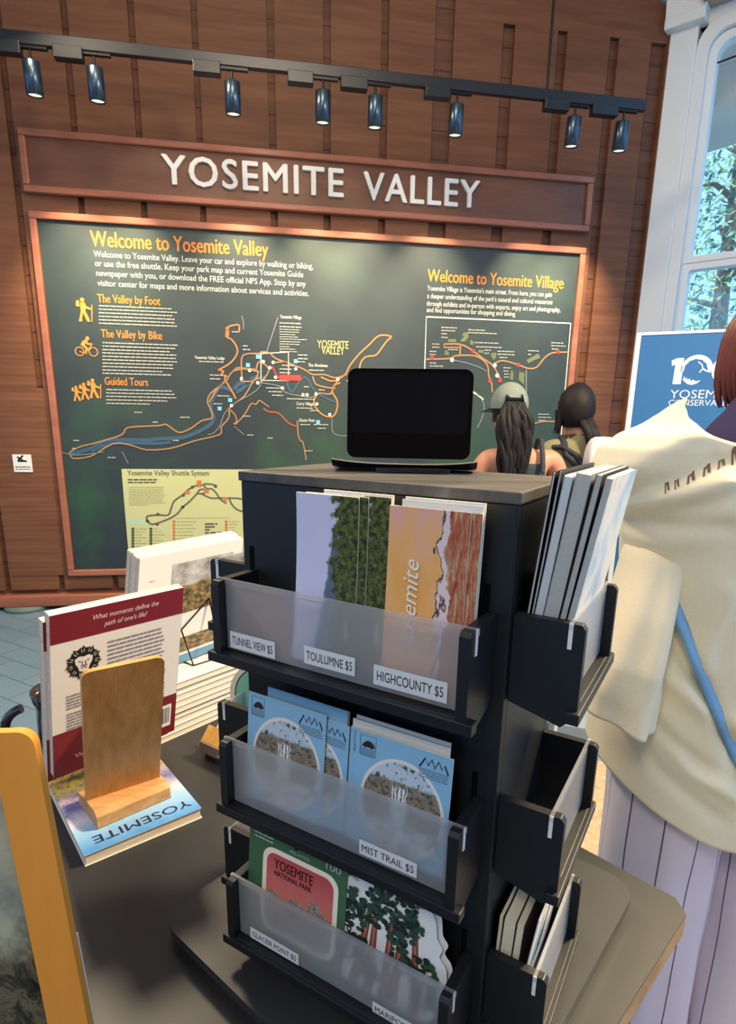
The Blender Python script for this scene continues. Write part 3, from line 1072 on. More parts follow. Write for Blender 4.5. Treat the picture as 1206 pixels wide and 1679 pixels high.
# ------------------------------------------------------------------ track lights
TO = 0.6
ta, tz = wall_px(0, 46, TO)
tb, _ = wall_px(1058, 166, TO)
TZ0 = 3.355
TR = thing('lighting_track', 'black ceiling hung lighting track across the top of the wall', 'track light', WP(tb, TZ0, TO))
mb = MB()
T_H = 0.06
mb.box(WP(ta - 1.3, TZ0, TO - 0.018), EW * (tb - ta + 1.3), NW * -0.036, UP * T_H)
mb.build('rail', DARKGREY, TR, bevel=0.004)
mb = MB()
rs, _ = wall_px(897, 140, TO)
mb.tube([WP(rs, TZ0 + T_H, TO), WP(rs, 5.0, TO)], 0.008, 8)
mb.build('hanging_rod', BLACKMETAL, TR)
for (u0, u1) in ((-25, 33), (87, 135), (316, 361), (471, 513), (558, 602), (696, 737), (892, 932), (970, 1012)):
    vv = 60 + (u0 + u1) / 2 * 0.108
    a, _ = wall_px(u0, vv, TO)
    b, _ = wall_px(u1, vv, TO)
    MB().box(WP(a, TZ0 - 0.05, TO - 0.028), EW * (b - a), NW * -0.056, UP * 0.062).build('adapter_box', DARKGREY, TR, bevel=0.004)
HEADS = [(52, 'leftmost black spotlight under the track, above the left end of the sign'),
         (156, 'second black spotlight from the left under the track'),
         (381, 'black spotlight under the track above the letter M of the sign'),
         (529, 'black spotlight under the track above the letter E ending YOSEMITE'),
         (615, 'black spotlight under the track above the letter V of VALLEY'),
         (748, 'black spotlight under the track above the letter Y ending VALLEY'),
         (940, 'second black spotlight from the right end of the track, right of the rod'),
         (1019, 'rightmost black spotlight under the right end of the track')]
LENS = NT('lamp_lens')
LENS.b.inputs['Emission Color'].default_value = (1, 0.86, 0.62, 1)
LENS.b.inputs['Emission Strength'].default_value = 0.9
LENS.out((0.9, 0.85, 0.75, 1), 0.3)
LENS = LENS.m
PROTO = None
for i, (u, lab) in enumerate(HEADS):
    s_, _ = wall_px(u, 70 + u * 0.106 + 40, TO)
    base = WP(s_, TZ0, TO)
    if PROTO is None:
        h = thing('track_spotlight', lab, 'spotlight', base, 'track spotlights')
        # clip, stem, yoke and tilted cylinder
        MB().box(base + EW * -0.07 + NW * 0.012 - UP * 0.014, EW * 0.16, NW * -0.024, UP * 0.014).build('track_clip', BLACKMETAL, h)
        MB().tube([base - UP * 0.012, base - UP * 0.075], 0.007, 8).build('stem', BLACKMETAL, h)
        ax = (-UP + NW * 0.10).normalized()
        top = base - UP * 0.068
        MB().lathe(top, [(0, 0), (0.040, 0.0), (0.044, 0.004), (0.044, 0.158), (0.038, 0.160), (0.038, 0.150)], 24, 0, ax, EW).build('housing', STEELBLUE, h)
        MB().lathe(top + ax * 0.151, [(0.0, 0), (0.038, 0)], 24, 0, ax, EW).build('lens', LENS, h)
        PROTO = h
    else:
        copy_thing(PROTO, base - PROTO.location, lab)
    lamp('spot_beam', 'SPOT', base - UP * 0.255 + NW * 0.020, base + NW * 0.50 - UP * 1.15, (1.0, 0.82, 0.52), 170, spot_size=math.radians(58), spot_blend=1.0, shadow_soft_size=0.02)

# ------------------------------------------------------------------ table
TZ = 0.785
TA = V((-0.704, 0.71, 0)).normalized()      # towards far corner
TBv = V((-0.71, -0.704, 0)).normalized()    # along the front edge, to the near left
TC = V((0.4446, 0.6766, TZ))
TBL = thing('display_table', 'large black topped table with pale wooden edge carrying the card rack and books', 'table', (TC.x, TC.y, 0))
mb = MB()
L1, L2 = 1.06, 1.9
ch = 0.02
top = [TC + TA * ch, TC + TBv * ch, TC + TBv * L2, TC + TBv * L2 + TA * L1, TC + TA * L1]
mb.prism([p - UP * 0.004 for p in top], UP * 0.004, 0)
mb.build('tabletop', TABLETOP, TBL)
MB().prism([p - UP * 0.034 for p in top], UP * 0.0298, 0).build('edge_band', TABLEEDGE, TBL, bevel=0.002)
for a, b in ((0.08, 0.08), (0.08, L2 - 0.15), (L1 - 0.14, 0.08), (L1 - 0.14, L2 - 0.15)):
    MB().box(TC + TA * a + TBv * b - UP * TZ, TA * 0.06, TBv * 0.06, UP * (TZ - 0.034)).build('leg', BLACK, TBL)
mb = MB()
for a, b, u_, l_ in ((0.09, 0.14, TBv, L2 - 0.28), (L1 - 0.12, 0.14, TBv, L2 - 0.28)):
    mb.box(TC + TA * a + TBv * b - UP * 0.12, u_ * l_, TA * 0.02, UP * 0.086)
mb.build('apron', BLACK, TBL)

# ------------------------------------------------------------------ card rack
E1 = V((math.cos(YR), math.sin(YR), 0))
E2 = V((-math.sin(YR), math.cos(YR), 0))
P0 = at(852, 807, 0.46)
RZ = P0.z


def K(a, b, c):
    """rack coordinates: a along the front, b to the back, c up from the rack's top"""
    return V((P0.x, P0.y, RZ)) + E1 * a + E2 * b + UP * c


RW, RD = 0.289, 0.164
PZ = 0.8163
RK = thing('card_rack', 'black revolving card rack with frosted front trays on the table', 'display rack', (K(-RW / 2, RD / 2, 0).x, K(-RW / 2, RD / 2, 0).y, TZ))
# turntable plate, rounded square, turned a little against the tower
mb = MB()
pc = K(-RW / 2, RD / 2 + 0.045, 0)
pc.z = 0
pr = math.radians(-9)
X1 = E1 * math.cos(pr) + E2 * math.sin(pr)
Y1 = -E1 * math.sin(pr) + E2 * math.cos(pr)


def plate(hx, hy, z, r=0.035):
    pts = []
    for (sx, sy, a0) in ((1, 1, 0), (-1, 1, 90), (-1, -1, 180), (1, -1, 270)):
        for k in range(7):
            a = math.radians(a0 + 15 * k)
            pts.append(pc + X1 * (sx * (hx - r) + r * math.cos(a)) + Y1 * (sy * (hy - r) + r * math.sin(a)) + UP * z)
    return pts


mb.prism(plate(0.218, 0.225, PZ - 0.012), UP * 0.012)
mb.build('base_plate', TABLETOP, RK, bevel=0.002)
mb = MB()
mb.prism(plate(0.20, 0.20, TZ + 0.001, 0.03), UP * (PZ - 0.0125 - TZ))
mb.build('turntable', BLACK, RK)
mb = MB()
wall_t = 0.010
for (a, b, da, db) in ((-RW, 0, RW, wall_t), (-RW, RD - wall_t, RW, wall_t), (-RW, wall_t, wall_t, RD - 2 * wall_t), (-wall_t, wall_t, wall_t, RD - 2 * wall_t)):
    mb.box(K(a, b, -(RZ - PZ) + 0.0005), E1 * da, E2 * db, UP * (RZ - PZ - 0.0105))
mb.build('tower', BLACK, RK, bevel=0.0012)
MB().box(K(-RW - 0.002, -0.002, -0.0098), E1 * (RW + 0.004), E2 * (RD + 0.004), UP * 0.0098).build('top_panel', BLACKTOP, RK, bevel=0.0012)
ROWC = (-0.1035, -0.277, -0.4475)
DARKSLOT = flat('slot_dark', (0.002, 0.002, 0.002, 1), 0.9, 0.1)
mb = MB()
for c in ROWC:
    for a in (-RW + 0.009, -0.0235):
        MB().box(K(a, -0.0004, c - 0.018), E1 * 0.0055, E2 * -0.0003, UP * 0.045).build('keyhole_slot', DARKSLOT, RK)
FH = 0.067
DT = 0.058


def tray(side, c):
    """one tray; local frame: x along the face, y outwards"""
    if side == 'front':
        o, x, y, L = K(-RW, 0, c), E1, -E2, RW
    elif side == 'right':
        o, x, y, L = K(0, 0, c), E2, E1, RD
    elif side == 'left':
        o, x, y, L = K(-RW, RD, c), -E2, -E1, RD
    else:
        o, x, y, L = K(0, RD, c), -E1, E2, RW
    ins, th = (0.0105, 0.0095) if L > 0.2 else (0.008, 0.0085)
    m = MB()
    zt = 0.003
    zb_ = -FH - 0.014
    gap = 0.0006
    for xo in (ins, L - ins - th):
        m.prism([o + x * xo + y * gap + UP * zt, o + x * xo + y * (DT - 0.003) + UP * zt, o + x * xo + y * DT + UP * (zt - 0.004), o + x * xo + y * DT + UP * (zb_ + 0.006),
                 o + x * xo + y * (DT - 0.012) + UP * (zb_ - 0.006), o + x * xo + y * gap + UP * (zb_ + 0.006)], x * th)
    m.box(o + x * (ins + th) + y * gap + UP * (-FH - 0.010), x * (L - 2 * ins - 2 * th), y * (DT - 0.002), UP * 0.008)
    # ledge lip with a lighter cut-out
    m.box(o + x * (ins - 0.006) + y * (DT - 0.009) + UP * (-FH - 0.013), x * (L - 2 * ins + 0.012), y * 0.012, UP * 0.0105)
    tr = m.build('tray', BLACK, RK, bevel=0.001)
    f = MB()
    yo = DT - 0.0125
    f.box(o + x * (ins + th + 0.0006) + y * yo + UP * -FH, x * (L - 2 * (ins + th) - 0.0012), y * 0.003, UP * (FH * 0.985))
    for xo in (ins - 0.002, L - ins - th - 0.0004):
        f.box(o + x * xo + y * yo + UP * -0.0015, x * (th + 0.0024), y * 0.003, UP * 0.0055)
    f.box(o + x * (ins + th) + y * yo + UP * (FH * -0.015), x * (L - 2 * (ins + th)), y * 0.003, UP * (FH * 0.015 + 0.004))
    f.build('frosted_panel', FROST, tr)
    # pale hook of the acrylic sheet over each side
    for xo in (ins - 0.0012, L - ins - 0.0004 + 0.0006):
        g = MB()
        g.box(o + x * xo + y * (yo - 0.0002) + UP * -0.018, x * 0.0008, y * 0.0034, UP * 0.0215)
        g.build('acrylic_hook', flat('acrylic_edge', RGB(224, 226, 226), 0.4), tr)
    return tr, o, x, y, L, yo


TRAYS = {}
for side in ('front', 'right', 'left', 'back'):
    for i, c in enumerate(ROWC):
        TRAYS[side, i] = tray(side, c)


def price(i, body, a0, z0, w_, h_, tiltz=0.0):
    """label strip on a front tray: a0 from the left, z0 above the panel's foot"""
    tr, o, x, y, L, yo = TRAYS['front', i]
    xx = (x + UP * tiltz).normalized()
    nn = y
    p = o + x * a0 + UP * (-FH + z0) + y * (yo + 0.0032)
    m = MB()
    uu = nn.cross(xx) * -1
    m.box(p, xx * w_, UP * h_, y * 0.0004, 0)
    m.text(body, p + xx * (w_ * 0.05) + UP * (h_ * 0.26) + y * 0.0006, xx, UP, h_ * 0.48, w_ * 0.9, 'L', 1, 0, 0.0)
    m.build('price_label', [LABEL, INK], tr)


price(0, 'TUNNEL VIEW $5', 0.0245, 0.0015, 0.057, 0.017, 0.0)
price(0, 'TOULUMNE $5', 0.116, 0.006, 0.055, 0.017, 0.0)
price(0, 'HIGHCOUNTY $5', 0.190, 0.004, 0.068, 0.018, 0.0)
price(1, 'MIST TRAIL $5', 0.178, 0.003, 0.060, 0.015, 0.0)
price(2, 'GLACIER POINT $5', 0.036, 0.000, 0.068, 0.014, 0.0)
price(2, 'MARIPOSA $7', 0.196, -0.004, 0.056, 0.014, 0.0)

# ------------------------------------------------------------------ prints, stickers and cards in the trays
WHITEEDGE = flat('card_edge', RGB(240, 232, 212), 0.6, 0.3, var=0.02)


def uvm(name):
    t_ = NT(name)
    u_, v_, uvv = t_.uv()
    return t_, u_, v_, uvv


# pale violet sky, blue cliff, dark firs
t, u, v, uvv = uvm('print_forest')
n1 = t.noise(uvv, 9, 5, 0.7)
n2 = t.noise(t.coord('UV', (1, 2.4, 1)), 13, 5, 0.8)
sky = t.mix(t.noise(uvv, 3, 3), RGB(196, 198, 226), RGB(214, 206, 232))
mt = t.step(t.math('SUBTRACT', t.math('ADD', u, t.math('MULTIPLY', n1, 0.25)), t.math('MULTIPLY', t.math('ABSOLUTE', t.math('SUBTRACT', v, 0.72)), 0.9)), 0.66, 0.70)
col = t.mix(mt, sky, RGB(140, 130, 192))
cl = t.step(t.math('SUBTRACT', t.math('ADD', u, t.math('MULTIPLY', n1, 0.16)), t.math('MULTIPLY', v, 0.35)), 0.40, 0.43)
col = t.mix(t.math('MULTIPLY', cl, t.step(v, 0.80, 0.70)), col, t.mix(n1, RGB(72, 92, 120), RGB(104, 126, 150)))
zig = t.math('PINGPONG', t.math('MULTIPLY', t.math('ADD', v, t.math('MULTIPLY', n1, 0.12)), 11.0), 0.5)
fir = t.step(t.math('ADD', t.math('ADD', t.math('ADD', u, t.math('MULTIPLY', n2, 0.40)), t.math('MULTIPLY', zig, 0.22)), t.math('MULTIPLY', t.math('SUBTRACT', n1, 0.5), 0.5)), 0.86, 0.89)
col = t.mix(fir, col, t.mix(t.step(n2, 0.42, 0.62), RGB(30, 42, 22), RGB(112, 116, 52)))
PF = t.out(col, 0.5, 0.3)
# orange sky with pale ridge and red rocks
t, u, v, uvv = uvm('print_desert')
n1 = t.noise(uvv, 3, 4, 0.6)
n2 = t.noise(t.coord('UV', (2.2, 0.7, 1)), 9, 5, 0.75, 0.3)
n3 = t.noise(uvv, 7, 3)
sky = t.ramp(t.math('ADD', t.math('MULTIPLY', n1, 0.8), t.math('MULTIPLY', t.math('ABSOLUTE', t.math('SUBTRACT', v, 0.55)), 0.5)), [(0.25, RGB(232, 160, 62)), (0.5, RGB(238, 176, 110)), (0.72, RGB(232, 170, 160)), (0.9, RGB(222, 168, 176))])
edge = t.math('ADD', u, t.math('MULTIPLY', t.math('SUBTRACT', n3, 0.5), 0.5))
rid = t.step(edge, 0.67, 0.70)
col = t.mix(rid, sky, RGB(226, 206, 204))
lnm = t.math('MULTIPLY', t.step(edge, 0.655, 0.67), t.step(edge, 0.70, 0.685))
rock = t.step(edge, 0.76, 0.79)
col = t.mix(rock, col, t.ramp(n2, [(0.38, RGB(142, 60, 44)), (0.47, RGB(186, 98, 66)), (0.54, RGB(160, 118, 90)), (0.62, RGB(214, 160, 120))]))
col = t.mix(lnm, col, RGB(84, 66, 80))
PD = t.out(col, 0.5, 0.3)
t, u, v, uvv = uvm('print_desert_back')


def bowed(name, a0, c0, wd_, ht, b0, lean, bow, front, thick, parent_loc, label, cat, group, extra=None):
    """a thin print standing in a front tray: bows across its height, leans back by lean"""
    base = K(a0 + wd_ / 2, -b0, c0)
    o = thing(name, label, cat, base, group)
    m = MB()
    NX, NY = 4, 10

    def pt(u_, v_, d):
        return K(a0 + u_ * wd_ + bow * 0.35 * (v_ - 0.5) ** 2 * 4, -b0 + lean * v_ + bow * (1 - (2 * v_ - 1) ** 2) + d, c0 + v_ * ht)
    vs, uvs = [], []
    for d in (0, thick):
        for j in range(NY + 1):
            for i in range(NX + 1):
                vs.append(pt(i / NX, j / NY, d))
                uvs.append((i / NX, j / NY))
    q = (NX + 1) * (NY + 1)
    ff, bf = [], []
    for j in range(NY):
        for i in range(NX):
            a = j * (NX + 1) + i
            ff.append((a, a + 1, a + NX + 2, a + NX + 1))
            bf.append((q + a, q + a + NX + 1, q + a + NX + 2, q + a + 1))
    ed = []
    for i in range(NX):
        ed += [(i, q + i, q + i + 1, i + 1), (NY * (NX + 1) + i, NY * (NX + 1) + i + 1, q + NY * (NX + 1) + i + 1, q + NY * (NX + 1) + i)]
    for j in range(NY):
        a = j * (NX + 1)
        ed += [(a, a + NX + 1, q + a + NX + 1, q + a), (a + NX, q + a + NX, q + a + 2 * NX + 1, a + 2 * NX + 1)]
    m.add(vs, ff, 0, True, uvs)
    m.add(vs, bf + ed, 1)
    m.build('sheet', [front, WHITEEDGE], o)
    if extra:
        extra(o, pt)
    return o


YELEDGE = flat('cream_edge', RGB(222, 206, 150), 0.6)
CB = ROWC[0] - FH + 0.002


def script_text(body, u0, v0, hh, wd_frac, sx, mi=0, sh=0.3):
    """vertical lettering running up the print"""
    def f(o, pt):
        m = MB()
        p = pt(u0, v0, -0.0006)
        q = pt(u0, v0 + wd_frac, -0.0006)
        x = (q - p)
        y = -E1 - x.normalized() * x.normalized().dot(-E1)
        m.text(body, p, x, y, hh, x.length, 'L', 0, 0, 0.004, sh)
        m.build('lettering', WHITEINK, o)
    return f


WHITESHEET = flat('plain_card_back', RGB(230, 224, 216), 0.6, 0.3, var=0.03)
tops = -0.0095
for k, (a0, w_, top_c, b0, lab, mat) in enumerate((
        (-0.1990, 0.0670, -0.0120, 0.0370, 'forest watercolour print at the front of the stack, left set in the top tray', PF),
        (-0.1900, 0.0660, -0.0115, 0.0345, 'second forest watercolour print, edge showing right behind the front one', PF),
        (-0.1680, 0.0650, -0.0105, 0.0320, 'third forest watercolour print, showing farthest right of the forest set', PF),
        (-0.1740, 0.0710, -0.0085, 0.0295, 'white backed print rising tallest behind the forest prints', WHITESHEET))):
    ex = script_text('parks', 0.90, 0.17, 0.006, 0.12, 1) if k in (0, 2) else None
    bowed('art_print', a0, CB, w_, top_c - CB, b0, 0.010, 0.006 if k < 3 else 0.007, mat, 0.0018, None, lab, 'print', 'forest prints in the top tray', ex)
for k, (a0, w_, top_c, b0, lab, mat) in enumerate((
        (-0.1010, 0.0715, -0.0155, 0.0370, 'orange desert watercolour print at the front of the right set in the top tray', PD),
        (-0.0850, 0.0640, -0.0160, 0.0345, 'orange desert print peeking out to the right behind the front one', PD),
        (-0.0920, 0.0705, -0.0105, 0.0320, 'white backed print behind the orange desert prints', WHITESHEET),
        (-0.0905, 0.0695, -0.0085, 0.0295, 'tallest white sheet at the back of the orange print set', WHITESHEET))):
    ex = script_text('yosemite', 0.42, 0.20, 0.014, 0.52, 1) if k == 0 else None
    bowed('art_print', a0, CB, w_, top_c - CB, b0, 0.010, 0.004, mat, 0.0018, None, lab, 'print', 'desert prints in the top tray', ex)

# blue sticker cards of the middle tray
t, u, v, uvv = uvm('card_waterfall')


def waterfall(t, u, v, uvv, cx, cy, r, asp, bgc):
    dx = t.math('SUBTRACT', u, cx)
    dy = t.math('MULTIPLY', t.math('SUBTRACT', v, cy), asp)
    rr = t.math('SQRT', t.math('ADD', t.math('MULTIPLY', dx, dx), t.math('MULTIPLY', dy, dy)))
    n1 = t.noise(uvv, 12, 5, 0.75, 0.6)
    n2 = t.noise(uvv, 20, 4, 0.8)
    rocks = t.ramp(n2, [(0.36, RGB(48, 44, 42)), (0.46, RGB(104, 94, 86)), (0.54, RGB(160, 146, 130)), (0.62, RGB(92, 90, 66))])
    hor = t.math('ADD', dy, t.math('MULTIPLY', t.math('SUBTRACT', n1, 0.5), 0.16))
    sky = t.mix(t.step(hor, r * 0.55, r * 0.6), rocks, RGB(186, 202, 216))
    half = t.mix(t.math('MULTIPLY', t.step(n1, 0.55, 0.6), t.step(hor, r * 0.25, r * 0.55)), sky, RGB(60, 76, 50))
    fx = t.math('ADD', dx, t.math('MULTIPLY', t.math('SUBTRACT', n1, 0.5), 0.07))
    st = t.math('PINGPONG', t.math('MULTIPLY', fx, 26), 0.5)
    fall = t.math('MULTIPLY', t.math('MULTIPLY', t.step(t.math('ABSOLUTE', t.math('ADD', fx, 0.02)), 0.085, 0.07), t.step(st, 0.16, 0.22)), t.math('MULTIPLY', t.step(hor, r * 0.5, r * 0.42), t.step(hor, -r * 0.45, -r * 0.35)))
    c = t.mix(fall, half, RGB(232, 236, 240))
    c = t.mix(t.math('MULTIPLY', t.step(hor, -r * 0.30, -r * 0.38), t.step(n1, 0.42, 0.5)), c, RGB(206, 212, 216))
    c = t.mix(t.step(rr, r, r * 1.01), c, RGB(224, 220, 216))
    return t.mix(t.step(rr, r * 1.075, r * 1.085), c, bgc)


CWB = RGB(134, 182, 214)
CWM = t.out(waterfall(t, u, v, uvv, 0.52, 0.44, 0.41, 1.06, CWB), 0.42, 0.4)
CWPLAIN = flat('light_blue_card', CWB, 0.45, 0.4, var=0.02)
DKINK = flat('brown_black_ink', RGB(40, 34, 36), 0.6)
BLUEGREY = flat('blue_grey_ink', RGB(92, 120, 140), 0.6)


def flatcard(name, a0, c0, wd_, ht, b0, lean, tilt, front, label, cat, group, thick=0.0012, edge=None, deco=None, bm_edge=WHITEEDGE):
    """flat rectangular card in a front tray. lean = backward shift at its top; tilt = roll in its own plane"""
    ct, st = math.cos(tilt), math.sin(tilt)
    vdir = (UP * ht + E2 * lean).normalized()
    X_ = E1 * ct + vdir * st
    Y_ = vdir * ct - E1 * st
    N_ = X_.cross(Y_)
    base = K(a0, -b0, c0)
    o = thing(name, label, cat, base, group)
    H_ = math.hypot(ht, lean)

    def pt(u_, v_, d=0.0):
        return base + X_ * (u_ * wd_) + Y_ * (v_ * H_) + N_ * d
    m = MB()
    m.add([pt(0, 0), pt(1, 0), pt(1, 1), pt(0, 1)], [(0, 1, 2, 3)], 0, False, [(0, 0), (1, 0), (1, 1), (0, 1)])
    q = [pt(0, 0), pt(1, 0), pt(1, 1), pt(0, 1), pt(0, 0, -thick), pt(1, 0, -thick), pt(1, 1, -thick), pt(0, 1, -thick)]
    m.add(q, [(4, 7, 6, 5), (0, 4, 5, 1), (1, 5, 6, 2), (2, 6, 7, 3), (3, 7, 4, 0)], 1)
    m.build('card', [front, bm_edge], o)
    if deco:
        deco(o, pt, X_, Y_, N_, wd_, H_)
    return o


def waterfall_deco(o, pt, X_, Y_, N_, wd_, H_):
    m = MB()
    d = 0.0004
    # stamp square with a crouching animal shape, upper left
    m.strip([pt(0.05, 0.80, d), pt(0.05, 0.97, d), pt(0.22, 0.97, d), pt(0.22, 0.80, d), pt(0.05, 0.80, d)], wd_ * 0.008, N_, 1)
    m.poly([pt(x, y, d) for x, y in ((0.065, 0.87), (0.09, 0.905), (0.13, 0.93), (0.175, 0.925), (0.205, 0.90), (0.212, 0.875), (0.19, 0.875), (0.18, 0.862), (0.16, 0.872), (0.12, 0.872), (0.10, 0.862), (0.09, 0.874))][::-1], 0)
    for i in range(5):
        m.microtext(pt(0.055, 0.85 - i * 0.014, d), pt(0.215, 0.85 - i * 0.014, d), wd_ * 0.008, N_, 1)
    # double-peak emblem with small print, upper right
    m.strip([pt(x, y, d) for x, y in ((0.68, 0.86), (0.735, 0.945), (0.765, 0.89), (0.80, 0.945), (0.83, 0.88), (0.865, 0.945), (0.90, 0.89), (0.925, 0.93), (0.965, 0.86))], wd_ * 0.016, N_, 0)
    for i in range(4):
        m.microtext(pt(0.68, 0.845 - i * 0.02, d), pt(0.965, 0.845 - i * 0.02, d), wd_ * 0.010, N_, 1)
    m.build('printed_emblem', [DKINK, BLUEGREY], o)
    m = MB()
    for i in range(2):
        m.microtext(pt(0.86, 0.25 + 0.03 * i, d), pt(0.94, 0.25 + 0.03 * i, d), wd_ * 0.02, N_, 0)
    m.build('small_print', DKINK, o)


CB1 = ROWC[1] - FH + 0.0025
for k, (a0, w_, top_c, b0, tl, mat, dc, lab) in enumerate((
        (-0.2630, 0.099, -0.2250, 0.0370, 0.0, CWM, waterfall_deco, 'light blue waterfall sticker card at the front left of the middle tray'),
        (-0.2360, 0.097, -0.2310, 0.0340, 0.0, CWM, waterfall_deco, 'light blue sticker card showing a strip right behind the left waterfall card'),
        (-0.2420, 0.099, -0.2170, 0.0310, 0.0, CWPLAIN, None, 'plain blue card edge rising behind the left waterfall card'),
        (-0.2400, 0.097, -0.2190, 0.0280, 0.0, WHITESHEET, None, 'grey white card at the back of the left waterfall set'))):
    flatcard('sticker_card', a0, CB1, w_, top_c - CB1, b0, 0.010, tl, mat, lab, 'card', 'waterfall sticker cards', deco=dc)
for k, (a0, w_, top_c, b0, tl, mat, dc, lab) in enumerate((
        (-0.1290, 0.098, -0.2280, 0.0370, 0.0, CWM, waterfall_deco, 'light blue waterfall sticker card at the front right of the middle tray'),
        (-0.1370, 0.098, -0.2290, 0.0345, 0.0, CWM, waterfall_deco, 'light blue sticker card peeking out left behind the right waterfall card'),
        (-0.1370, 0.100, -0.2220, 0.0310, 0.0, WHITESHEET, None, 'grey white card rising behind the right waterfall card'),
        (-0.1350, 0.097, -0.2190, 0.0280, 0.0, WHITESHEET, None, 'grey card farthest back behind the right waterfall card'))):
    flatcard('sticker_card', a0, CB1, w_, top_c - CB1, b0, 0.010, tl, mat, lab, 'card', 'waterfall sticker cards', deco=dc)

# green sticker card of the bottom tray
t, u, v, uvv = uvm('glacier_print')
n1 = t.noise(uvv, 5, 5, 0.7)
n2 = t.noise(uvv, 22, 4, 0.75)
hor = t.math('ADD', v, t.math('MULTIPLY', t.math('SUBTRACT', n1, 0.5), 0.55))
col = t.ramp(v, [(0.3, RGB(216, 136, 112)), (0.6, RGB(204, 108, 100)), (0.95, RGB(188, 80, 84))])
peak = t.math('MULTIPLY', t.math('ABSOLUTE', t.math('SUBTRACT', u, 0.74)), 1.7)
mt = t.step(t.math('ADD', hor, t.math('MINIMUM', peak, 0.22)), 0.70, 0.68)
col = t.mix(mt, col, t.ramp(n2, [(0.3, RGB(60, 54, 52)), (0.5, RGB(146, 134, 122)), (0.7, RGB(196, 184, 168))]))
col = t.mix(t.math('MULTIPLY', t.step(n1, 0.52, 0.58), t.step(v, 0.45, 0.35)), col, RGB(38, 40, 34))
GLA = t.out(col, 0.4, 0.4)
GREENC = flat('green_card', RGB(64, 104, 74), 0.45, 0.4, var=0.04)
RBINK = flat('maroon_ink', RGB(58, 22, 30), 0.6)
PALEGREEN = flat('pale_green_ink', RGB(196, 206, 196), 0.6)


def rrect(x0, x1, y0, y1, r, f, n=5):
    pts = []
    for (cx, cy, a0) in ((x1 - r, y1 - r, 0), (x0 + r, y1 - r, 90), (x0 + r, y0 + r, 180), (x1 - r, y0 + r, 270)):
        for k in range(n + 1):
            a = math.radians(a0 + 90 * k / n)
            pts.append(f(cx + r * math.cos(a), cy + r * math.sin(a)))
    return pts


def glacier_deco(o, pt, X_, Y_, N_, wd_, H_):
    k = H_ / wd_

    def F(d):
        return lambda x, y: pt(x, 1 - y / k, d)
    # square sticker: white border then picture (y measured down in card widths)
    m = MB()
    m.poly(rrect(0.16, 0.93, 0.13, 0.90, 0.12, F(0.0005))[::-1], 0)
    pts = rrect(0.205, 0.885, 0.175, 0.855, 0.09, lambda x, y: (x, y))
    m.add([F(0.0008)(x, y) for x, y in pts][::-1], [tuple(range(len(pts)))], 1, False, [((x - 0.205) / 0.68, 1 - (y - 0.175) / 0.68) for x, y in pts][::-1])
    m.text('YOSEMITE', F(0.0011)(0.285, 0.30), X_, Y_, wd_ * 0.085, wd_ * 0.40, 'L', 2, 0, 0.02)
    m.text('NATIONAL PARK', F(0.0011)(0.29, 0.365), X_, Y_, wd_ * 0.045, wd_ * 0.385, 'L', 2, 0, 0.02)
    m.build('square_sticker', [WHITEEDGE, GLA, RBINK], o)
    m = MB()
    d = 0.0004
    m.text('100', F(d)(0.80, 0.095), X_, Y_, wd_ * 0.06, wd_ * 0.14, 'L', 0)
    for y in (0.065, 0.10):
        m.microtext(F(d)(0.06, y), F(d)(0.26, y), wd_ * 0.012, N_, 0)
    m.strip([F(d)(x, y) for x, y in ((0.10, 0.045), (0.13, 0.02), (0.15, 0.03), (0.18, 0.045))], wd_ * 0.012, N_, 0)
    m.text('PEEL & STICK', F(d)(0.44, 0.105), X_, Y_, wd_ * 0.025, wd_ * 0.20, 'L', 0)
    m.build('printed_emblem', PALEGREEN, o)
    m = MB()
    m.disc(F(d)(0.50, 0.045), X_, Y_, wd_ * 0.018, 0, 12)
    m.build('hang_hole', DARKSLOT, o)


CB2 = ROWC[2] - FH + 0.0025
for k in range(4):
    flatcard('sticker_card', -0.2690 + 0.003 * k, CB2, 0.131, (-0.3860 + 0.0008 * k) - CB2, 0.0380 - 0.003 * k, 0.012, 0.0, GREENC, ['green Yosemite National Park sticker card at the front of the bottom tray', 'second green sticker card, edge showing behind the front one', 'third green sticker card in the bottom tray set', 'rearmost green sticker card in the bottom tray set'][k], 'card', 'green sticker cards', thick=0.0022,
             deco=glacier_deco, bm_edge=flat('green_card_edge', RGB(120, 116, 98), 0.6))

# die-cut redwood stickers
DIEW = flat('sticker_white', RGB(228, 228, 226), 0.4, 0.4, var=0.02)
RED1 = flat('redwood_bark', RGB(128, 62, 48), 0.5, var=0.2, scale=120)
RED2 = flat('redwood_bark_light', RGB(176, 104, 82), 0.5)
GRN1 = flat('sticker_dark_green', RGB(22, 44, 36), 0.5, var=0.3, scale=200)
GRN2 = flat('sticker_mid_green', RGB(46, 74, 58), 0.5, var=0.3, scale=200)


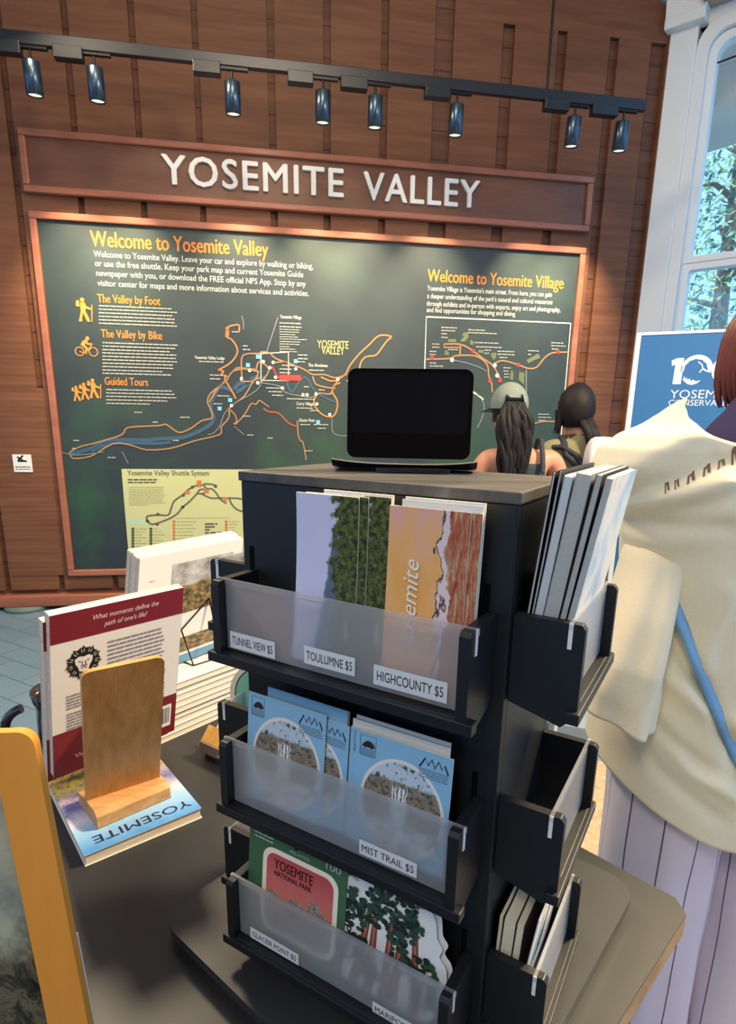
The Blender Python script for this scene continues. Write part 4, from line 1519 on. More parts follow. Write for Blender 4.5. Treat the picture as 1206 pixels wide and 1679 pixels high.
def die_sticker(a0, b0, lab, full, dz):
    rn_ = random.Random(21)
    wd_, ht = 0.124, 0.130
    c0 = CB2 + dz
    vdir = (UP * ht + E2 * 0.012).normalized()
    X_, Y_ = E1, vdir
    N_ = X_.cross(Y_)
    base = K(a0, -b0, c0)
    o = thing('diecut_sticker', lab, 'sticker', base, 'die-cut redwood stickers')

    def pt(x, y, d=0.0):
        return base + X_ * (x * wd_) + Y_ * (y * ht) + N_ * d
    outl = [(0.02, 0.0), (0.0, 0.25), (0.03, 0.55), (0.05, 0.78), (0.10, 0.90), (0.18, 0.88), (0.22, 0.95), (0.32, 0.93), (0.38, 0.99), (0.50, 1.0), (0.60, 0.97), (0.68, 0.98), (0.74, 0.90), (0.82, 0.92), (0.88, 0.84), (0.90, 0.72),
            (0.95, 0.66), (0.93, 0.58), (1.0, 0.50), (1.0, 0.30), (0.95, 0.12), (0.88, 0.0)]
    sm_ = smooth(outl, 3)
    m = MB()
    m.prism([pt(x, y, -0.0008) for x, y in sm_], N_ * 0.0008)
    m.build('backing', DIEW, o)
    if full:
        m = MB()
        d = 0.0003
        for (x0, x1, x2, lean_) in ((0.16, 0.12, 0.30, 0), (0.44, 0.40, 0.50, 0), (0.52, 0.56, 0.60, 0), (0.30, 0.27, 0.35, 0), (0.72, 0.74, 0.70, 0)):
            for q in range(3):
                xx = x0 + 0.03 * q
                m.poly([pt(xx, 0.02, d), pt(xx + 0.028, 0.02, d), pt(x2 + 0.014 * q + 0.012, 0.74, d), pt(x2 + 0.014 * q, 0.74, d)], q % 2)
                d += 0.00001
        m.build('printed_trunks', [RED1, RED2], o)
        m = MB()
        d = 0.0005
        for (cx, cy, r, n) in ((0.18, 0.60, 0.13, 20), (0.34, 0.70, 0.12, 22), (0.36, 0.86, 0.08, 12), (0.58, 0.82, 0.14, 26), (0.56, 0.62, 0.10, 16), (0.70, 0.70, 0.10, 14), (0.66, 0.90, 0.07, 8), (0.22, 0.34, 0.12, 18), (0.80, 0.40, 0.13, 20), (0.62, 0.42, 0.10, 12), (0.86, 0.22, 0.10, 14), (0.36, 0.20, 0.10, 12), (0.14, 0.78, 0.05, 6)):
            for i in range(int(n * 2.2)):
                a = rn_.uniform(0, 6.28)
                q = r * math.sqrt(rn_.random())
                x, y = cx + q * math.cos(a), cy + q * math.sin(a)
                s_ = rn_.uniform(0.016, 0.036)
                m.poly([pt(x + s_ * math.cos(2 * math.pi * j / 6 + a), y + s_ * 0.8 * math.sin(2 * math.pi * j / 6 + a), d) for j in range(6)], rn_.randrange(2))
                d += 0.000003
        m.build('printed_foliage', [GRN1, GRN2], o)
        m = MB()
        m.text('MARIPOSA', pt(0.075, 0.78, 0.0004), -Y_, X_, wd_ * 0.075, ht * 0.62, 'L', 0, 0, 0.02)
        m.build('lettering', INK, o)
    return o


die_sticker(-0.1490 - 0.006, 0.0330, 'white edged redwood sticker peeking out left behind the front one', False, 0.003)
die_sticker(-0.1490, 0.0360, 'white edged die-cut redwood tree sticker in the bottom tray', True, 0.0)
die_sticker(-0.1490 + 0.003, 0.0300, 'white edged redwood sticker peeking out right at the back', False, 0.001)


# ------------------------------------------------------------------ right hand trays: bundles of prints seen on edge
def sidebook(a0, a1, th, c0, ht, lean, col, label, b0=0.02, wd_=0.122, cat='notebook', group=None, face=None, name='notebook'):
    """upright booklet in a right tray; a0 its foot, leaning outwards"""
    d = (UP * ht + E1 * lean).normalized()
    n_ = (E1 - d * d.dot(E1)).normalized()
    base = K(a0, b0, c0)
    o = thing(name, label, cat, base, group)
    H_ = math.hypot(ht, lean)
    m = MB()
    cv = min(0.00035, th * 0.2)
    m.box(base + n_ * cv + E2 * 0.001 + d * 0.001, n_ * (th - 2 * cv), E2 * (wd_ - 0.002), d * (H_ - 0.002), 0)
    m.build('pages', col, o)
    m = MB()
    m.box(base, n_ * cv, E2 * wd_, d * H_, 0)
    m.box(base + n_ * (th - cv), n_ * cv, E2 * wd_, d * H_, 0)
    m.build('cover', face or INK, o)
    return o


GREYPG = flat('grey_page_block', RGB(176, 178, 176), 0.7, 0.2, var=0.12, scale=220)
PALEPG = flat('pale_blue_pages', RGB(196, 204, 210), 0.7, 0.2, var=0.05)
DKCOV = flat('charcoal_cover', RGB(54, 52, 54), 0.5)
t, u, v, uvv = uvm('photo_cover')
CR0 = ROWC[0] - FH - 0.001
PHOTO = NT('soft_photo_cover')
_n = PHOTO.noise(PHOTO.coord('Object', (1, 1, 1)), 14, 4, 0.6)
PHOTO = PHOTO.out(PHOTO.ramp(_n, [(0.3, RGB(120, 150, 180)), (0.48, RGB(196, 206, 214)), (0.58, RGB(226, 216, 206)), (0.7, RGB(160, 146, 134))]), 0.4, 0.4)
xa = 0.0012
spec = [(0.0022, PALEPG, DKCOV, 'thin dark covered booklet nearest the rack in the upper right tray'),
        (0.0020, PALEPG, DKCOV, 'second thin dark booklet in the upper right tray'),
        (0.0065, PALEPG, PALEPG, 'pale blue paged booklet beside the dark booklets in the upper right tray'),
        (0.0115, GREYPG, GREYPG, 'thickest grey paged notebook in the middle of the upper right tray'),
        (0.0050, GREYPG, DKCOV, 'thinner grey notebook right of the thickest one in the upper right tray'),
        (0.0050, GREYPG, PHOTO, 'outermost notebook with pale photographic cover in the upper right tray')]
for i, (th, pg, cv, lab) in enumerate(spec):
    sidebook(xa, 0, th, CR0, 0.187 + 0.002 * math.sin(i * 2.3), 0.0175 + 0.0022 * i, pg, lab, 0.020 + 0.0015 * math.sin(i * 1.7), 0.122, group='notebooks in the upper right tray', face=cv)
    xa += th + 0.0003
CR2 = ROWC[2] - FH - 0.001
xa = 0.002
CREAMPG = flat('cream_page_block', RGB(222, 210, 184), 0.7, 0.2, var=0.10, scale=220)
for i, (th, pg, cv, lab) in enumerate(((0.0040, CREAMPG, DKCOV, 'thin cream booklet nearest the rack in the lower right tray'),
                                       (0.0105, CREAMPG, CREAMPG, 'thick cream bundle of cards in the lower right tray'),
                                       (0.0070, CREAMPG, DKCOV, 'second cream bundle with dark outer cover in the lower right tray'))):
    sidebook(xa, 0, th, CR2, 0.108, 0.004 + 0.001 * i, pg, lab, 0.020, 0.118, group='booklets in the lower right tray', face=cv, name='booklet')
    xa += th + 0.0004
# card with a blue and black bird-like drawing
d_ = (UP * 0.115 + E1 * 0.014).normalized()
n_ = (E1 - d_ * d_.dot(E1)).normalized()
base = K(0.0275, 0.02, CR2)
o = thing('greeting_card', 'cream card with blue and black drawing behind the frosted panel, lower right tray', 'card', base)
MB().box(base, n_ * 0.0012, E2 * 0.118, d_ * 0.122).build('card', flat('pale_card', RGB(228, 214, 202), 0.5), o)
m = MB()
F_ = lambda x, y, k=0.0014: base + E2 * (0.118 * x) + d_ * (0.122 * y) + n_ * k
m.poly([F_(x, y) for x, y in ((0.08, 0.35), (0.16, 0.75), (0.26, 0.85), (0.34, 0.7), (0.30, 0.4), (0.2, 0.28))], 0)
m.poly([F_(x, y, 0.0016) for x, y in ((0.22, 0.3), (0.38, 0.55), (0.55, 0.9), (0.75, 0.95), (0.6, 0.6), (0.45, 0.35))], 1)
m.poly([F_(x, y, 0.0018) for x, y in ((0.40, 0.55), (0.52, 0.75), (0.62, 0.8), (0.56, 0.6))], 2)
m.build('printed_drawing', [flat('teal_blue_ink', RGB(108, 164, 186), 0.5), INK, PAPER], o)

# round teal sticker card in the middle left tray
base = K(-RW - 0.004, 0.060, ROWC[1] - FH - 0.0005)
o = thing('sticker_card', 'white card with round teal print standing in the middle left tray', 'card', base)
fx, fn = -E2, -E1
m = MB()
X_ = (-E1 * 0.94 - E2 * 0.35).normalized()
N_ = -X_.cross(UP)
ctr = base + X_ * 0.020 + UP * 0.068
pts = [ctr + (X_ * math.cos(2 * math.pi * k / 32) + UP * math.sin(2 * math.pi * k / 32)) * 0.0455 for k in range(32)]
base0 = pts
m.prism([p for p in pts], N_ * 0.0014, 0)
m.build('card', WHITEEDGE, o)
m = MB()
m.disc(ctr + N_ * 0.0018, -X_, UP, 0.0375, 0, 32)
m.disc(ctr + N_ * 0.0016, -X_, UP, 0.039, 1, 32)
m.build('printed_circle', [flat('teal_print', RGB(136, 200, 176), 0.5, var=0.1), DKINK], o)

# ------------------------------------------------------------------ black display tablet on the rack top
yd = 0.655
bl, br = at(568, 757, yd), at(769, 764, yd - 0.012)
tl, tr_ = at(564, 604, yd), at(771, 603, yd - 0.012)
xd = (br - bl); xd.z = 0
wdv = xd.length
xd.normalize()
nd = V((xd.y, -xd.x, 0))          # towards the viewer
nd.normalize()
hgt = tl.z - RZ
o0 = V((bl.x, bl.y, RZ + 0.0008))
DEV = thing('display_screen', 'glossy black tablet display with rounded corners on top of the rack', 'screen', o0 + xd * wdv / 2)


def Dp(x, z, d=0.0):
    return o0 + xd * x + UP * z + nd * (d - 0.06 * z)


zs = 0.012
pts = rrect(0, wdv, zs, hgt, 0.009, lambda x, z: Dp(x, z, 0))
MB().prism(pts, nd * -0.008).build('screen', GLOSS, DEV, bevel=0.0012)
MB().prism(rrect(0.004, wdv - 0.004, zs + 0.026, hgt - 0.004, 0.006, lambda x, z: Dp(x, z, 0.0002)), nd * 0.0003).build('display_glass', flat('screen_glass', (0.006, 0.007, 0.010, 1), 0.03, 0.6, var=0.01), DEV)
m = MB()
# curved scooped base tray
vs, fs = [], []
NX = 16
for i in range(NX + 1):
    f = i / NX
    x = -0.012 + (wdv + 0.018) * f
    lip = 0.0075 + 0.004 * abs(2 * f - 1) ** 3
    for (d, z) in ((0.030, lip), (0.024, 0.0045), (0.0, 0.001), (-0.03, 0.001), (-0.03, 0.004), (-0.002, 0.005), (0.020, 0.0075), (0.0285, lip + 0.0012)):
        vs.append(o0 + xd * x + nd * d + UP * z)
for i in range(NX):
    for k in range(8):
        fs.append((i * 8 + k, i * 8 + (k + 1) % 8, (i + 1) * 8 + (k + 1) % 8, (i + 1) * 8 + k))
fs += [tuple(range(8))[::-1], tuple(NX * 8 + k for k in range(8))]
m.add(vs, fs)
m.build('base_tray', flat('satin_black', (0.006, 0.006, 0.007, 1), 0.28, 0.4), DEV)
m = MB()
m.prism([o0 + xd * (wdv * 0.55 + 0.038 * math.cos(a * math.pi / 12)) + nd * (0.0345 + 0.004 * math.sin(a * math.pi / 12)) + UP * 0.0002 for a in range(24)], UP * 0.004)
m.build('foot', DARKGREY, DEV)

# ------------------------------------------------------------------ books on the left
MAROON = flat('maroon_print', RGB(116, 30, 44), 0.4, 0.4, var=0.05)
COVERW = flat('white_cover', RGB(222, 218, 214), 0.4, 0.4, var=0.02)
YZ = TZ + 0.0185
Fq, Rq, Lq = V((-0.407, 0.730, TZ)), V((-0.269, 0.844, TZ)), V((-0.588, 0.939, TZ))
xb = (Rq - Fq); wb_ = xb.length; xb.normalize()
yb = V((-xb.y, xb.x, 0))
hb_ = (Lq - Fq).dot(yb)
YB = thing('book', 'colourful paperback titled YOSEMITE lying flat under the wooden stand', 'book', Fq)
MB().box(Fq + xb * 0.002 + yb * 0.002 + UP * 0.001, xb * (wb_ - 0.004), yb * (hb_ - 0.002), UP * 0.0165).build('pages', PAGES, YB)
t, u, v, uvv = uvm('valley_painting')
n1 = t.noise(uvv, 5, 4, 0.6)
n2 = t.noise(uvv, 16, 4, 0.7)
col = t.ramp(t.math('ADD', v, t.math('MULTIPLY', t.math('SUBTRACT', n1, 0.5), 0.18)), [(0.0, RGB(72, 140, 206)), (0.22, RGB(150, 190, 226)), (0.30, RGB(206, 206, 226)), (0.44, RGB(108, 112, 172)), (0.56, RGB(164, 150, 178)), (0.66, RGB(206, 184, 92)), (0.85, RGB(210, 170, 84)), (0.95, RGB(214, 120, 84))])
col = t.mix(t.math('MULTIPLY', t.step(n2, 0.52, 0.62), t.step(v, 0.25, 0.6)), col, RGB(94, 88, 120))
VAL = t.out(col, 0.3, 0.5)
m = MB()
c0 = Fq + UP * 0.0176
q = [c0, c0 + xb * wb_, c0 + xb * wb_ + yb * hb_, c0 + yb * hb_]
m.add([p + UP * 0.0009 for p in q], [(0, 1, 2, 3)], 0, False, [(0, 0), (1, 0), (1, 1), (0, 1)])
m.add(q + [p + UP * 0.0009 for p in q], [(3, 2, 1, 0), (0, 1, 5, 4), (1, 2, 6, 5), (2, 3, 7, 6), (3, 0, 4, 7)], 1)
m.box(Fq, xb * wb_, yb * hb_, UP * 0.0008, 1)
m.box(Fq + yb * (hb_ - 0.001), xb * wb_, yb * 0.001, UP * 0.018, 1)
m.build('cover', [VAL, COVERW], YB)
m = MB()
m.text('YOSEMITE', c0 + UP * 0.0013 + xb * (wb_ * 0.95) + yb * 0.0345, -xb, -yb, 0.0185, wb_ * 0.84, 'L', 0)
m.text('VALLEY', c0 + UP * 0.0013 + xb * (wb_ * 0.60) + yb * 0.072, -xb, -yb, 0.014, wb_ * 0.40, 'L', 0)
m.build('lettering', flat('navy_ink', RGB(30, 34, 54), 0.5), YB)

# wooden book stand: block with a tall rounded plank
sF, sR = V((-0.412, 0.787, YZ)), V((-0.327, 0.868, YZ))
xs = (sR - sF); ws = xs.length; xs.normalize()
ys = V((-xs.y, xs.x, 0))
STD = thing('book_stand', 'pine book stand with tall rounded plank in a block, on the flat YOSEMITE book', 'stand', sF + xs * ws / 2)
m = MB()
m.prism([sF, sF + ys * 0.085, sF + ys * 0.085 + UP * 0.022, sF + ys * 0.050 + UP * 0.027, sF + ys * 0.012 + UP * 0.027, sF + UP * 0.021], xs * ws)
m.build('base_block', PINEEND, STD, bevel=0.002)
_yp, _lp = math.radians(36.0), math.radians(18.2)
xp = V((math.cos(_yp), math.sin(_yp), 0)); yp = V((-xp.y, xp.x, 0))
lean = UP * math.cos(_lp) - yp * math.sin(_lp)
pb0 = V((-0.4418, 0.819, 0.8320)) - lean * 0.004
m = MB()
HP = 0.262
m.prism(rrect(0.0, 0.1136, -0.001, HP, 0.013, lambda x, z: pb0 + xp * x + lean * z)[:12] + [pb0, pb0 + xp * 0.1136], yp * 0.012)
m.build('plank', PINE, STD, bevel=0.002)

# the upright book on the stand, back cover towards us, and its copy behind


def moments(off, dz, lab):
    th = 0.017
    yw_, le_ = math.radians(48.4), math.radians(12.66)
    xs = V((math.cos(yw_), math.sin(yw_), 0))
    ys = V((-xs.y, xs.x, 0))
    lean = UP * math.cos(le_) - ys * math.sin(le_)
    b0 = V((-0.520, 0.870, 0.835)) + ys * off - xs * (0.16 * off) + UP * dz
    o = thing('book', lab, 'book', b0, 'white and maroon books on the wooden stand')
    wd_, ht = 0.220, 0.307
    n_ = (ys - lean * ys.dot(lean)).normalized()

    def pt(x, y, d=0.0):
        return b0 + xs * (x * wd_) + lean * (y * ht) - n_ * d
    m = MB()
    m.box(pt(0.006, 0.004) + n_ * 0.0008, xs * wd_ * 0.986, lean * ht * 0.992, n_ * (th - 0.0016))
    m.build('pages', PAGES, o)
    m = MB()
    m.box(b0, xs * wd_, lean * ht, n_ * 0.0008, 0)
    m.box(b0 + n_ * (th - 0.0008), xs * wd_, lean * ht, n_ * 0.0008, 0)
    m.box(pt(1, 0) - xs * 0.0008, xs * 0.0008, lean * ht, n_ * th, 0)
    m.build('cover', COVERW, o)
    d = 0.0003
    MB().poly([pt(0, 0.835, d), pt(1, 0.835, d), pt(1, 1, d), pt(0, 1, d)], 0).build('maroon_band', MAROON, o)
    MB().poly([pt(0, 0, d), pt(1, 0, d), pt(1, 0.285, d), pt(0, 0.285, d)], 0).build('maroon_band', MAROON, o)
    m = MB()
    d = 0.0006
    m.text('What moments define the', pt(0.29, 0.925, d), xs, lean, 0.0085, wd_ * 0.50, 'L', 0, 0, 0.004, 0.25)
    m.text("path of one's life?", pt(0.37, 0.875, d), xs, lean, 0.0085, wd_ * 0.33, 'L', 0, 0, 0.004, 0.25)
    m.text('WILD', pt(0.155, 0.085, d), xs, lean, 0.009, wd_ * 0.17, 'L', 0, 0, 0.01)
    m.disc(pt(0.285, 0.18, d), xs, lean, 0.009, 0, 16, 0.004)
    m.disc(pt(0.285, 0.145, d), xs, lean, 0.008, 0, 16, 0.003)
    m.build('band_lettering', flat('pink_white_ink', RGB(226, 196, 196), 0.5), o)
    m = MB()
    r_ = random.Random(3)
    for i in range(9):
        m.microtext(pt(0.40, 0.765 - 0.026 * i, d), pt(0.40 + 0.42 + 0.04 * r_.random(), 0.765 - 0.026 * i, d), 0.0032, -n_, 0, r_)
    for i in range(12):
        if i not in (5,):
            m.microtext(pt(0.10, 0.50 - 0.019 * i, d), pt(0.88, 0.50 - 0.019 * i, d), 0.0028, -n_, 0, r_)
    m.build('small_print', flat('grey_violet_ink', RGB(132, 126, 138), 0.6), o)
    # bar code panel at the lower right
    m = MB()
    m.poly([pt(0.78, 0.06, d), pt(0.955, 0.06, d), pt(0.955, 0.22, d), pt(0.78, 0.22, d)], 0)
    for i in range(16):
        x = 0.795 + 0.0092 * i
        m.poly([pt(x, 0.085, d + 0.0002), pt(x + 0.0028 + 0.003 * (i % 3 == 0), 0.085, d + 0.0002), pt(x + 0.0028 + 0.003 * (i % 3 == 0), 0.20, d + 0.0002), pt(x, 0.20, d + 0.0002)], 1)
    m.build('bar_code', [PAPER, INK], o)
    # lion head emblem: mane of tapering locks, face
    m = MB()
    cx, cy, k = 0.225, 0.690, wd_ / ht
    R_ = 0.125

    def LP(a, r, dd):
        return pt(cx + r * math.cos(a), cy + r * k * math.sin(a) * 1.08, dd)
    m.poly([LP(2 * math.pi * i / 24, R_ * 0.90, d) for i in range(24)], 0)
    for i in range(22):
        a = 2 * math.pi * i / 22 + 0.1 * (i % 2)
        r1 = R_ * (1.06 if i % 2 else 0.98)
        m.poly([LP(a - 0.17, R_ * 0.80, d + 0.00005), LP(a + 0.06, r1, d + 0.00005), LP(a + 0.20, R_ * 0.80, d + 0.00005)], 0)
        m.poly([LP(a - 0.05, R_ * 0.62, d + 0.0001), LP(a + 0.03, R_ * 0.92, d + 0.0001), LP(a + 0.045, R_ * 0.62, d + 0.0001)], 1)
    ps = [LP(2 * math.pi * i / 20, R_ * 0.66, d + 0.0002) for i in range(20)]
    m.poly(ps, 0)
    face = [(0.0, -0.072), (0.028, -0.062), (0.036, -0.03), (0.052, 0.0), (0.056, 0.034), (0.03, 0.052), (0.0, 0.044), (-0.03, 0.052), (-0.056, 0.034), (-0.052, 0.0), (-0.036, -0.03), (-0.028, -0.062)]
    m.poly([pt(cx + x * 1.15, cy + y * 1.1 * k, d + 0.0003) for x, y in face], 1)
    for sg in (-1, 1):
        m.poly([pt(cx + sg * x, cy + y * k, d + 0.0004) for x, y in ((0.012, 0.010), (0.040, 0.022), (0.034, 0.008))][::sg], 0)
        m.strip([pt(cx + sg * x, cy + y * k, d + 0.0004) for x, y in ((0.010, 0.01), (0.014, -0.02), (0.022, -0.034))], 0.0014, -n_, 0)
    m.poly([pt(cx + x, cy + y * k, d + 0.0004) for x, y in ((-0.016, -0.022), (0.0, -0.036), (0.016, -0.022))], 0)
    m.strip([pt(cx + x, cy + y * k, d + 0.0004) for x, y in ((-0.022, -0.048), (0.0, -0.040), (0.022, -0.048))], 0.0016, -n_, 0)
    m.build('lion_emblem', [INK, COVERW], o)
    return o


moments(0.0, 0.0, 'white and maroon book with lion emblem leaning on the wooden stand, nearest copy')
moments(0.0200, -0.014, 'white book copy standing directly behind the lion emblem book, set a bit lower')

# clear acrylic easel carrying the two upright books
_y = math.radians(48.4)
_x = V((math.cos(_y), math.sin(_y), 0)); _n = V((-_x.y, _x.x, 0)); _l = UP * math.cos(math.radians(12.66)) - _n * math.sin(math.radians(12.66))
_b = V((-0.520, 0.870, 0.835)) + _x * 0.06
AE = thing('acrylic_easel', 'clear acrylic easel under the two upright white and maroon books', 'easel', V((_b.x, _b.y, YZ)) + _x * 0.05)
m = MB()
for k in (0.0, 0.085):
    q = _b + _x * k
    foot = V((q.x, q.y, YZ))
    m.prism([q - _n * 0.004 + UP * -0.0045, q + _n * 0.042 + UP * -0.0195, q + _n * 0.042 + UP * (YZ - q.z), q - _n * 0.05 + UP * (YZ - q.z), q - _n * 0.05 + _l * 0.09 - _n * 0.0, q - _n * 0.0045 + _l * 0.10, q - _n * 0.0045], _x * 0.004)
m.build('easel_side', FROSTCLEAR, AE)
# stack of white books behind, with wire easel and landscape books on it
SB = V((-0.437, 1.044, TZ))
xk = (V((-0.329, 1.171, 0)) - V((-0.413, 1.068, 0))).normalized()
yk = V((-xk.y, xk.x, 0))
LK = 0.300
WK = 0.20
zt = TZ
r_ = random.Random(8)
STK = []
for i in range(9):
    th = 0.0120 + 0.0012 * r_.random()
    jx, jy = r_.uniform(-0.004, 0.004), r_.uniform(-0.0035, 0.0035)
    base = SB + xk * jx + yk * jy
    base.z = zt + 0.0002
    lab = 'white book in the stack behind the lion emblem book, ' + ['bottom one on the table', 'second from the bottom', 'third from the bottom', 'fourth from the bottom', 'middle of the nine', 'fourth from the top', 'third from the top', 'second from the top', 'topmost, under the wire easel'][i]
    o = thing('book', lab, 'book', base, 'white books stacked flat')
    MB().box(base + xk * 0.002 + yk * 0.002 + UP * 0.0007, xk * (LK - 0.004), yk * (WK - 0.004), UP * (th - 0.0014)).build('pages', PAGES, o)
    m = MB()
    m.box(base, xk * LK, yk * WK, UP * 0.0007)
    m.box(base + UP * (th - 0.0007), xk * LK, yk * WK, UP * 0.0007)
    m.box(base + yk * (WK - 0.0012) + UP * 0.0012, xk * LK, yk * 0.0012, UP * (th - 0.0024))
    m.build('cover', COVERW, o)
    zt += th + 0.0003
SZ = zt

# wire easel
ye_, le_ = math.radians(55.55), math.radians(12.96)
xe = V((math.cos(ye_), math.sin(ye_), 0)); ye = V((-xe.y, xe.x, 0))
ln2 = UP * math.cos(le_) - ye * math.sin(le_)
n2_ = (ye - ln2 * ye.dot(ln2)).normalized()
EB = V((-0.4775, 1.1010, SZ + 0.0040))
ec = EB + xe * 0.15 + ye * 0.01
ec.z = SZ
EAS = thing('wire_easel', 'black wire easel holding landscape books on the white book stack', 'easel', ec)
WR = 0.0017
BK_ = lambda u_, v_: on_plane(u_, v_, EB - n2_ * 0.0022, n2_)
for (fx_, tx_) in (((317, 1091), (297, 1033)), ((362, 1077), (343, 981))):
    f0 = on_plane(*fx_, (0, 0, SZ + 0.0019), UP)
    tp = BK_(*tx_)
    tp2 = EB - n2_ * 0.0022 + xe * ((tp - EB).dot(xe)) + ln2 * 0.002
    pts = [tp, f0, f0 + ye * 0.05 + UP * 0.0, f0 + ye * 0.115]
    MB().tube(pts, WR, 8).build('side_wire', BLACKMETAL, EAS)
f1, f2 = on_plane(317, 1091, (0, 0, SZ + 0.0019), UP), on_plane(362, 1077, (0, 0, SZ + 0.0019), UP)
m = MB()
m.tube([f1, f2], WR, 8)
m.tube([BK_(297, 1033), BK_(343, 981)], WR, 8)
m.tube([f1 + ye * 0.115, f2 + ye * 0.115], WR, 8)
m.build('cross_wire', BLACKMETAL, EAS)

t, u, v, uvv = uvm('mountain_photo')
n1 = t.noise(uvv, 4, 5, 0.65)
n2 = t.noise(uvv, 9, 5, 0.75)
hor = t.math('ADD', v, t.math('MULTIPLY', t.math('SUBTRACT', n1, 0.5), 0.35))
cl_ = t.ramp(n1, [(0.3, RGB(108, 106, 108)), (0.5, RGB(166, 164, 164)), (0.7, RGB(206, 204, 202))])
ld = t.ramp(n2, [(0.36, RGB(34, 32, 28)), (0.47, RGB(88, 78, 58)), (0.56, RGB(146, 118, 70)), (0.64, RGB(150, 142, 130))])
MPH = t.out(t.mix(t.step(hor, 0.58, 0.54), cl_, ld), 0.35, 0.4)
for i in range(4):
    th = 0.0085
    bb = EB + n2_ * (th + 0.0006) * i + xe * (0.0 if i % 2 else 0.002)
    bb.z += 0.0018 * i
    lab = ['front white landscape book with mountain photographs on the wire easel', 'second white landscape book on the wire easel', 'third white landscape book on the wire easel', 'rearmost white landscape book on the wire easel'][i]
    o = thing('book', lab, 'book', bb, 'landscape books on the wire easel')
    wd_, ht = 0.258, 0.268

    def pt(x, y, d=0.0):
        return bb + xe * (x * wd_) + ln2 * (y * ht) - n2_ * d
    MB().box(pt(0.005, 0.005) + n2_ * 0.0009, xe * wd_ * 0.99, ln2 * ht * 0.99, n2_ * (th - 0.0018)).build('pages', PAGES, o)
    m = MB()
    m.box(bb, xe * wd_, ln2 * ht, n2_ * 0.0009)
    m.box(bb + n2_ * (th - 0.0009), xe * wd_, ln2 * ht, n2_ * 0.0009)
    m.build('cover', COVERW, o)
    if i == 0:
        m = MB()
        d = 0.0004
        m.add([pt(0.29, 0.46, d), pt(0.90, 0.46, d), pt(0.90, 0.90, d), pt(0.29, 0.90, d)], [(0, 1, 2, 3)], 0, False, [(0, 0), (1, 0), (1, 1), (0, 1)])
        m.add([pt(0.20, 0.10, d), pt(1.0, 0.10, d), pt(1.0, 0.24, d), pt(0.20, 0.24, d)], [(0, 1, 2, 3)], 0, False, [(0, 0), (1, 0), (1, 0.35), (0, 0.35)])
        m.poly([pt(0.0, 0.0, d), pt(1, 0.0, d), pt(1, 0.075, d), pt(0, 0.075, d)], 1)
        m.microtext(pt(0.09, 0.80, d), pt(0.14, 0.80, d), 0.002, -n2_, 2)
        m.build('cover_photo', [MPH, flat('steel_blue_band', RGB(92, 138, 172), 0.4), GREYINK], o)

# dark mug at the table's left edge
mc = at(62, 1255, 1.0); mc.z = TZ
mc = V((-0.567, 1.005, TZ))
MUG = thing('mug', 'dark brown glazed mug with big handle at the left behind the lion emblem book', 'mug', mc)
MUGM = flat('brown_black_glaze', RGB(42, 36, 36), 0.15, 0.6, var=0.2, coat=0.3)
hm = 0.150
m = MB()
m.lathe(mc, [(0.0, 0.001), (0.040, 0.001), (0.044, 0.006), (0.046, 0.05), (0.044, 0.10), (0.043, 0.118), (0.047, 0.130), (0.050, hm - 0.006), (0.0495, hm), (0.0465, hm - 0.001), (0.043, 0.12), (0.041, 0.06), (0.038, 0.008), (0, 0.007)], 36)
m.build('body', MUGM, MUG)
m = MB()
hd = V((-1, -0.25, 0)).normalized()
pth = []
for k in range(15):
    a = math.radians(70 - 140 * k / 14)
    pth.append(mc + hd * (0.040 + 0.060 * max(math.cos(a), 0.0) ** 0.7) + UP * (0.072 + 0.043 * math.sin(a) / math.sin(math.radians(70))))
m.tube(pth, 0.0085, 12)
m.build('handle', MUGM, MUG)

# little box of print cards left of the rack, dark object in front
cb = V((-0.274, 0.990, TZ))
o = thing('card_box', 'grey box of small orange and yellow picture cards behind the left trays', 'box', cb)
bx = V((math.cos(math.radians(-34)), math.sin(math.radians(-34)), 0)); by = V((-bx.y, bx.x, 0))
b_ = cb - bx * 0.06
MB().box(b_ + UP * 0.012, bx * 0.12, by * 0.07, UP * 0.022).build('box', flat('grey_board', RGB(112, 104, 98), 0.6), o, bevel=0.001)
for k in range(2):
    m = MB()
    q = b_ + bx * (0.001 + 0.0 * k) + by * (0.004 + 0.03 * k) + UP * 0.0345
    dn = (UP * 0.75 + by * 0.66).normalized()
    m.box(q, bx * 0.11, dn * (0.032 + 0.02 * k), by * 0.0015 - UP * 0.0012)
    m.build('picture_card', [flat('orange_yellow_print', RGB(226, 168, 84), 0.4, var=0.4, scale=60), flat('pale_violet_print', RGB(222, 208, 202), 0.4, var=0.25, scale=60)][k], o)
m = MB()
m.box(b_ + bx * 0.01 + by * 0.005 + UP * 0.0005, bx * 0.10, by * 0.05, UP * 0.0115)
m.build('foot', BLACK, o)

# ------------------------------------------------------------------ framed print in the left foreground
fy = 0.415
ftr = at(52, 1200, fy + 0.02)
fb = V((at(155, 1670, fy - 0.012).x, fy - 0.012, TZ))
fx = V((-0.985, -0.10, 0)).normalized()     # to the left
fup = (V((ftr.x - 0.0, ftr.y, ftr.z)) - fb).normalized()
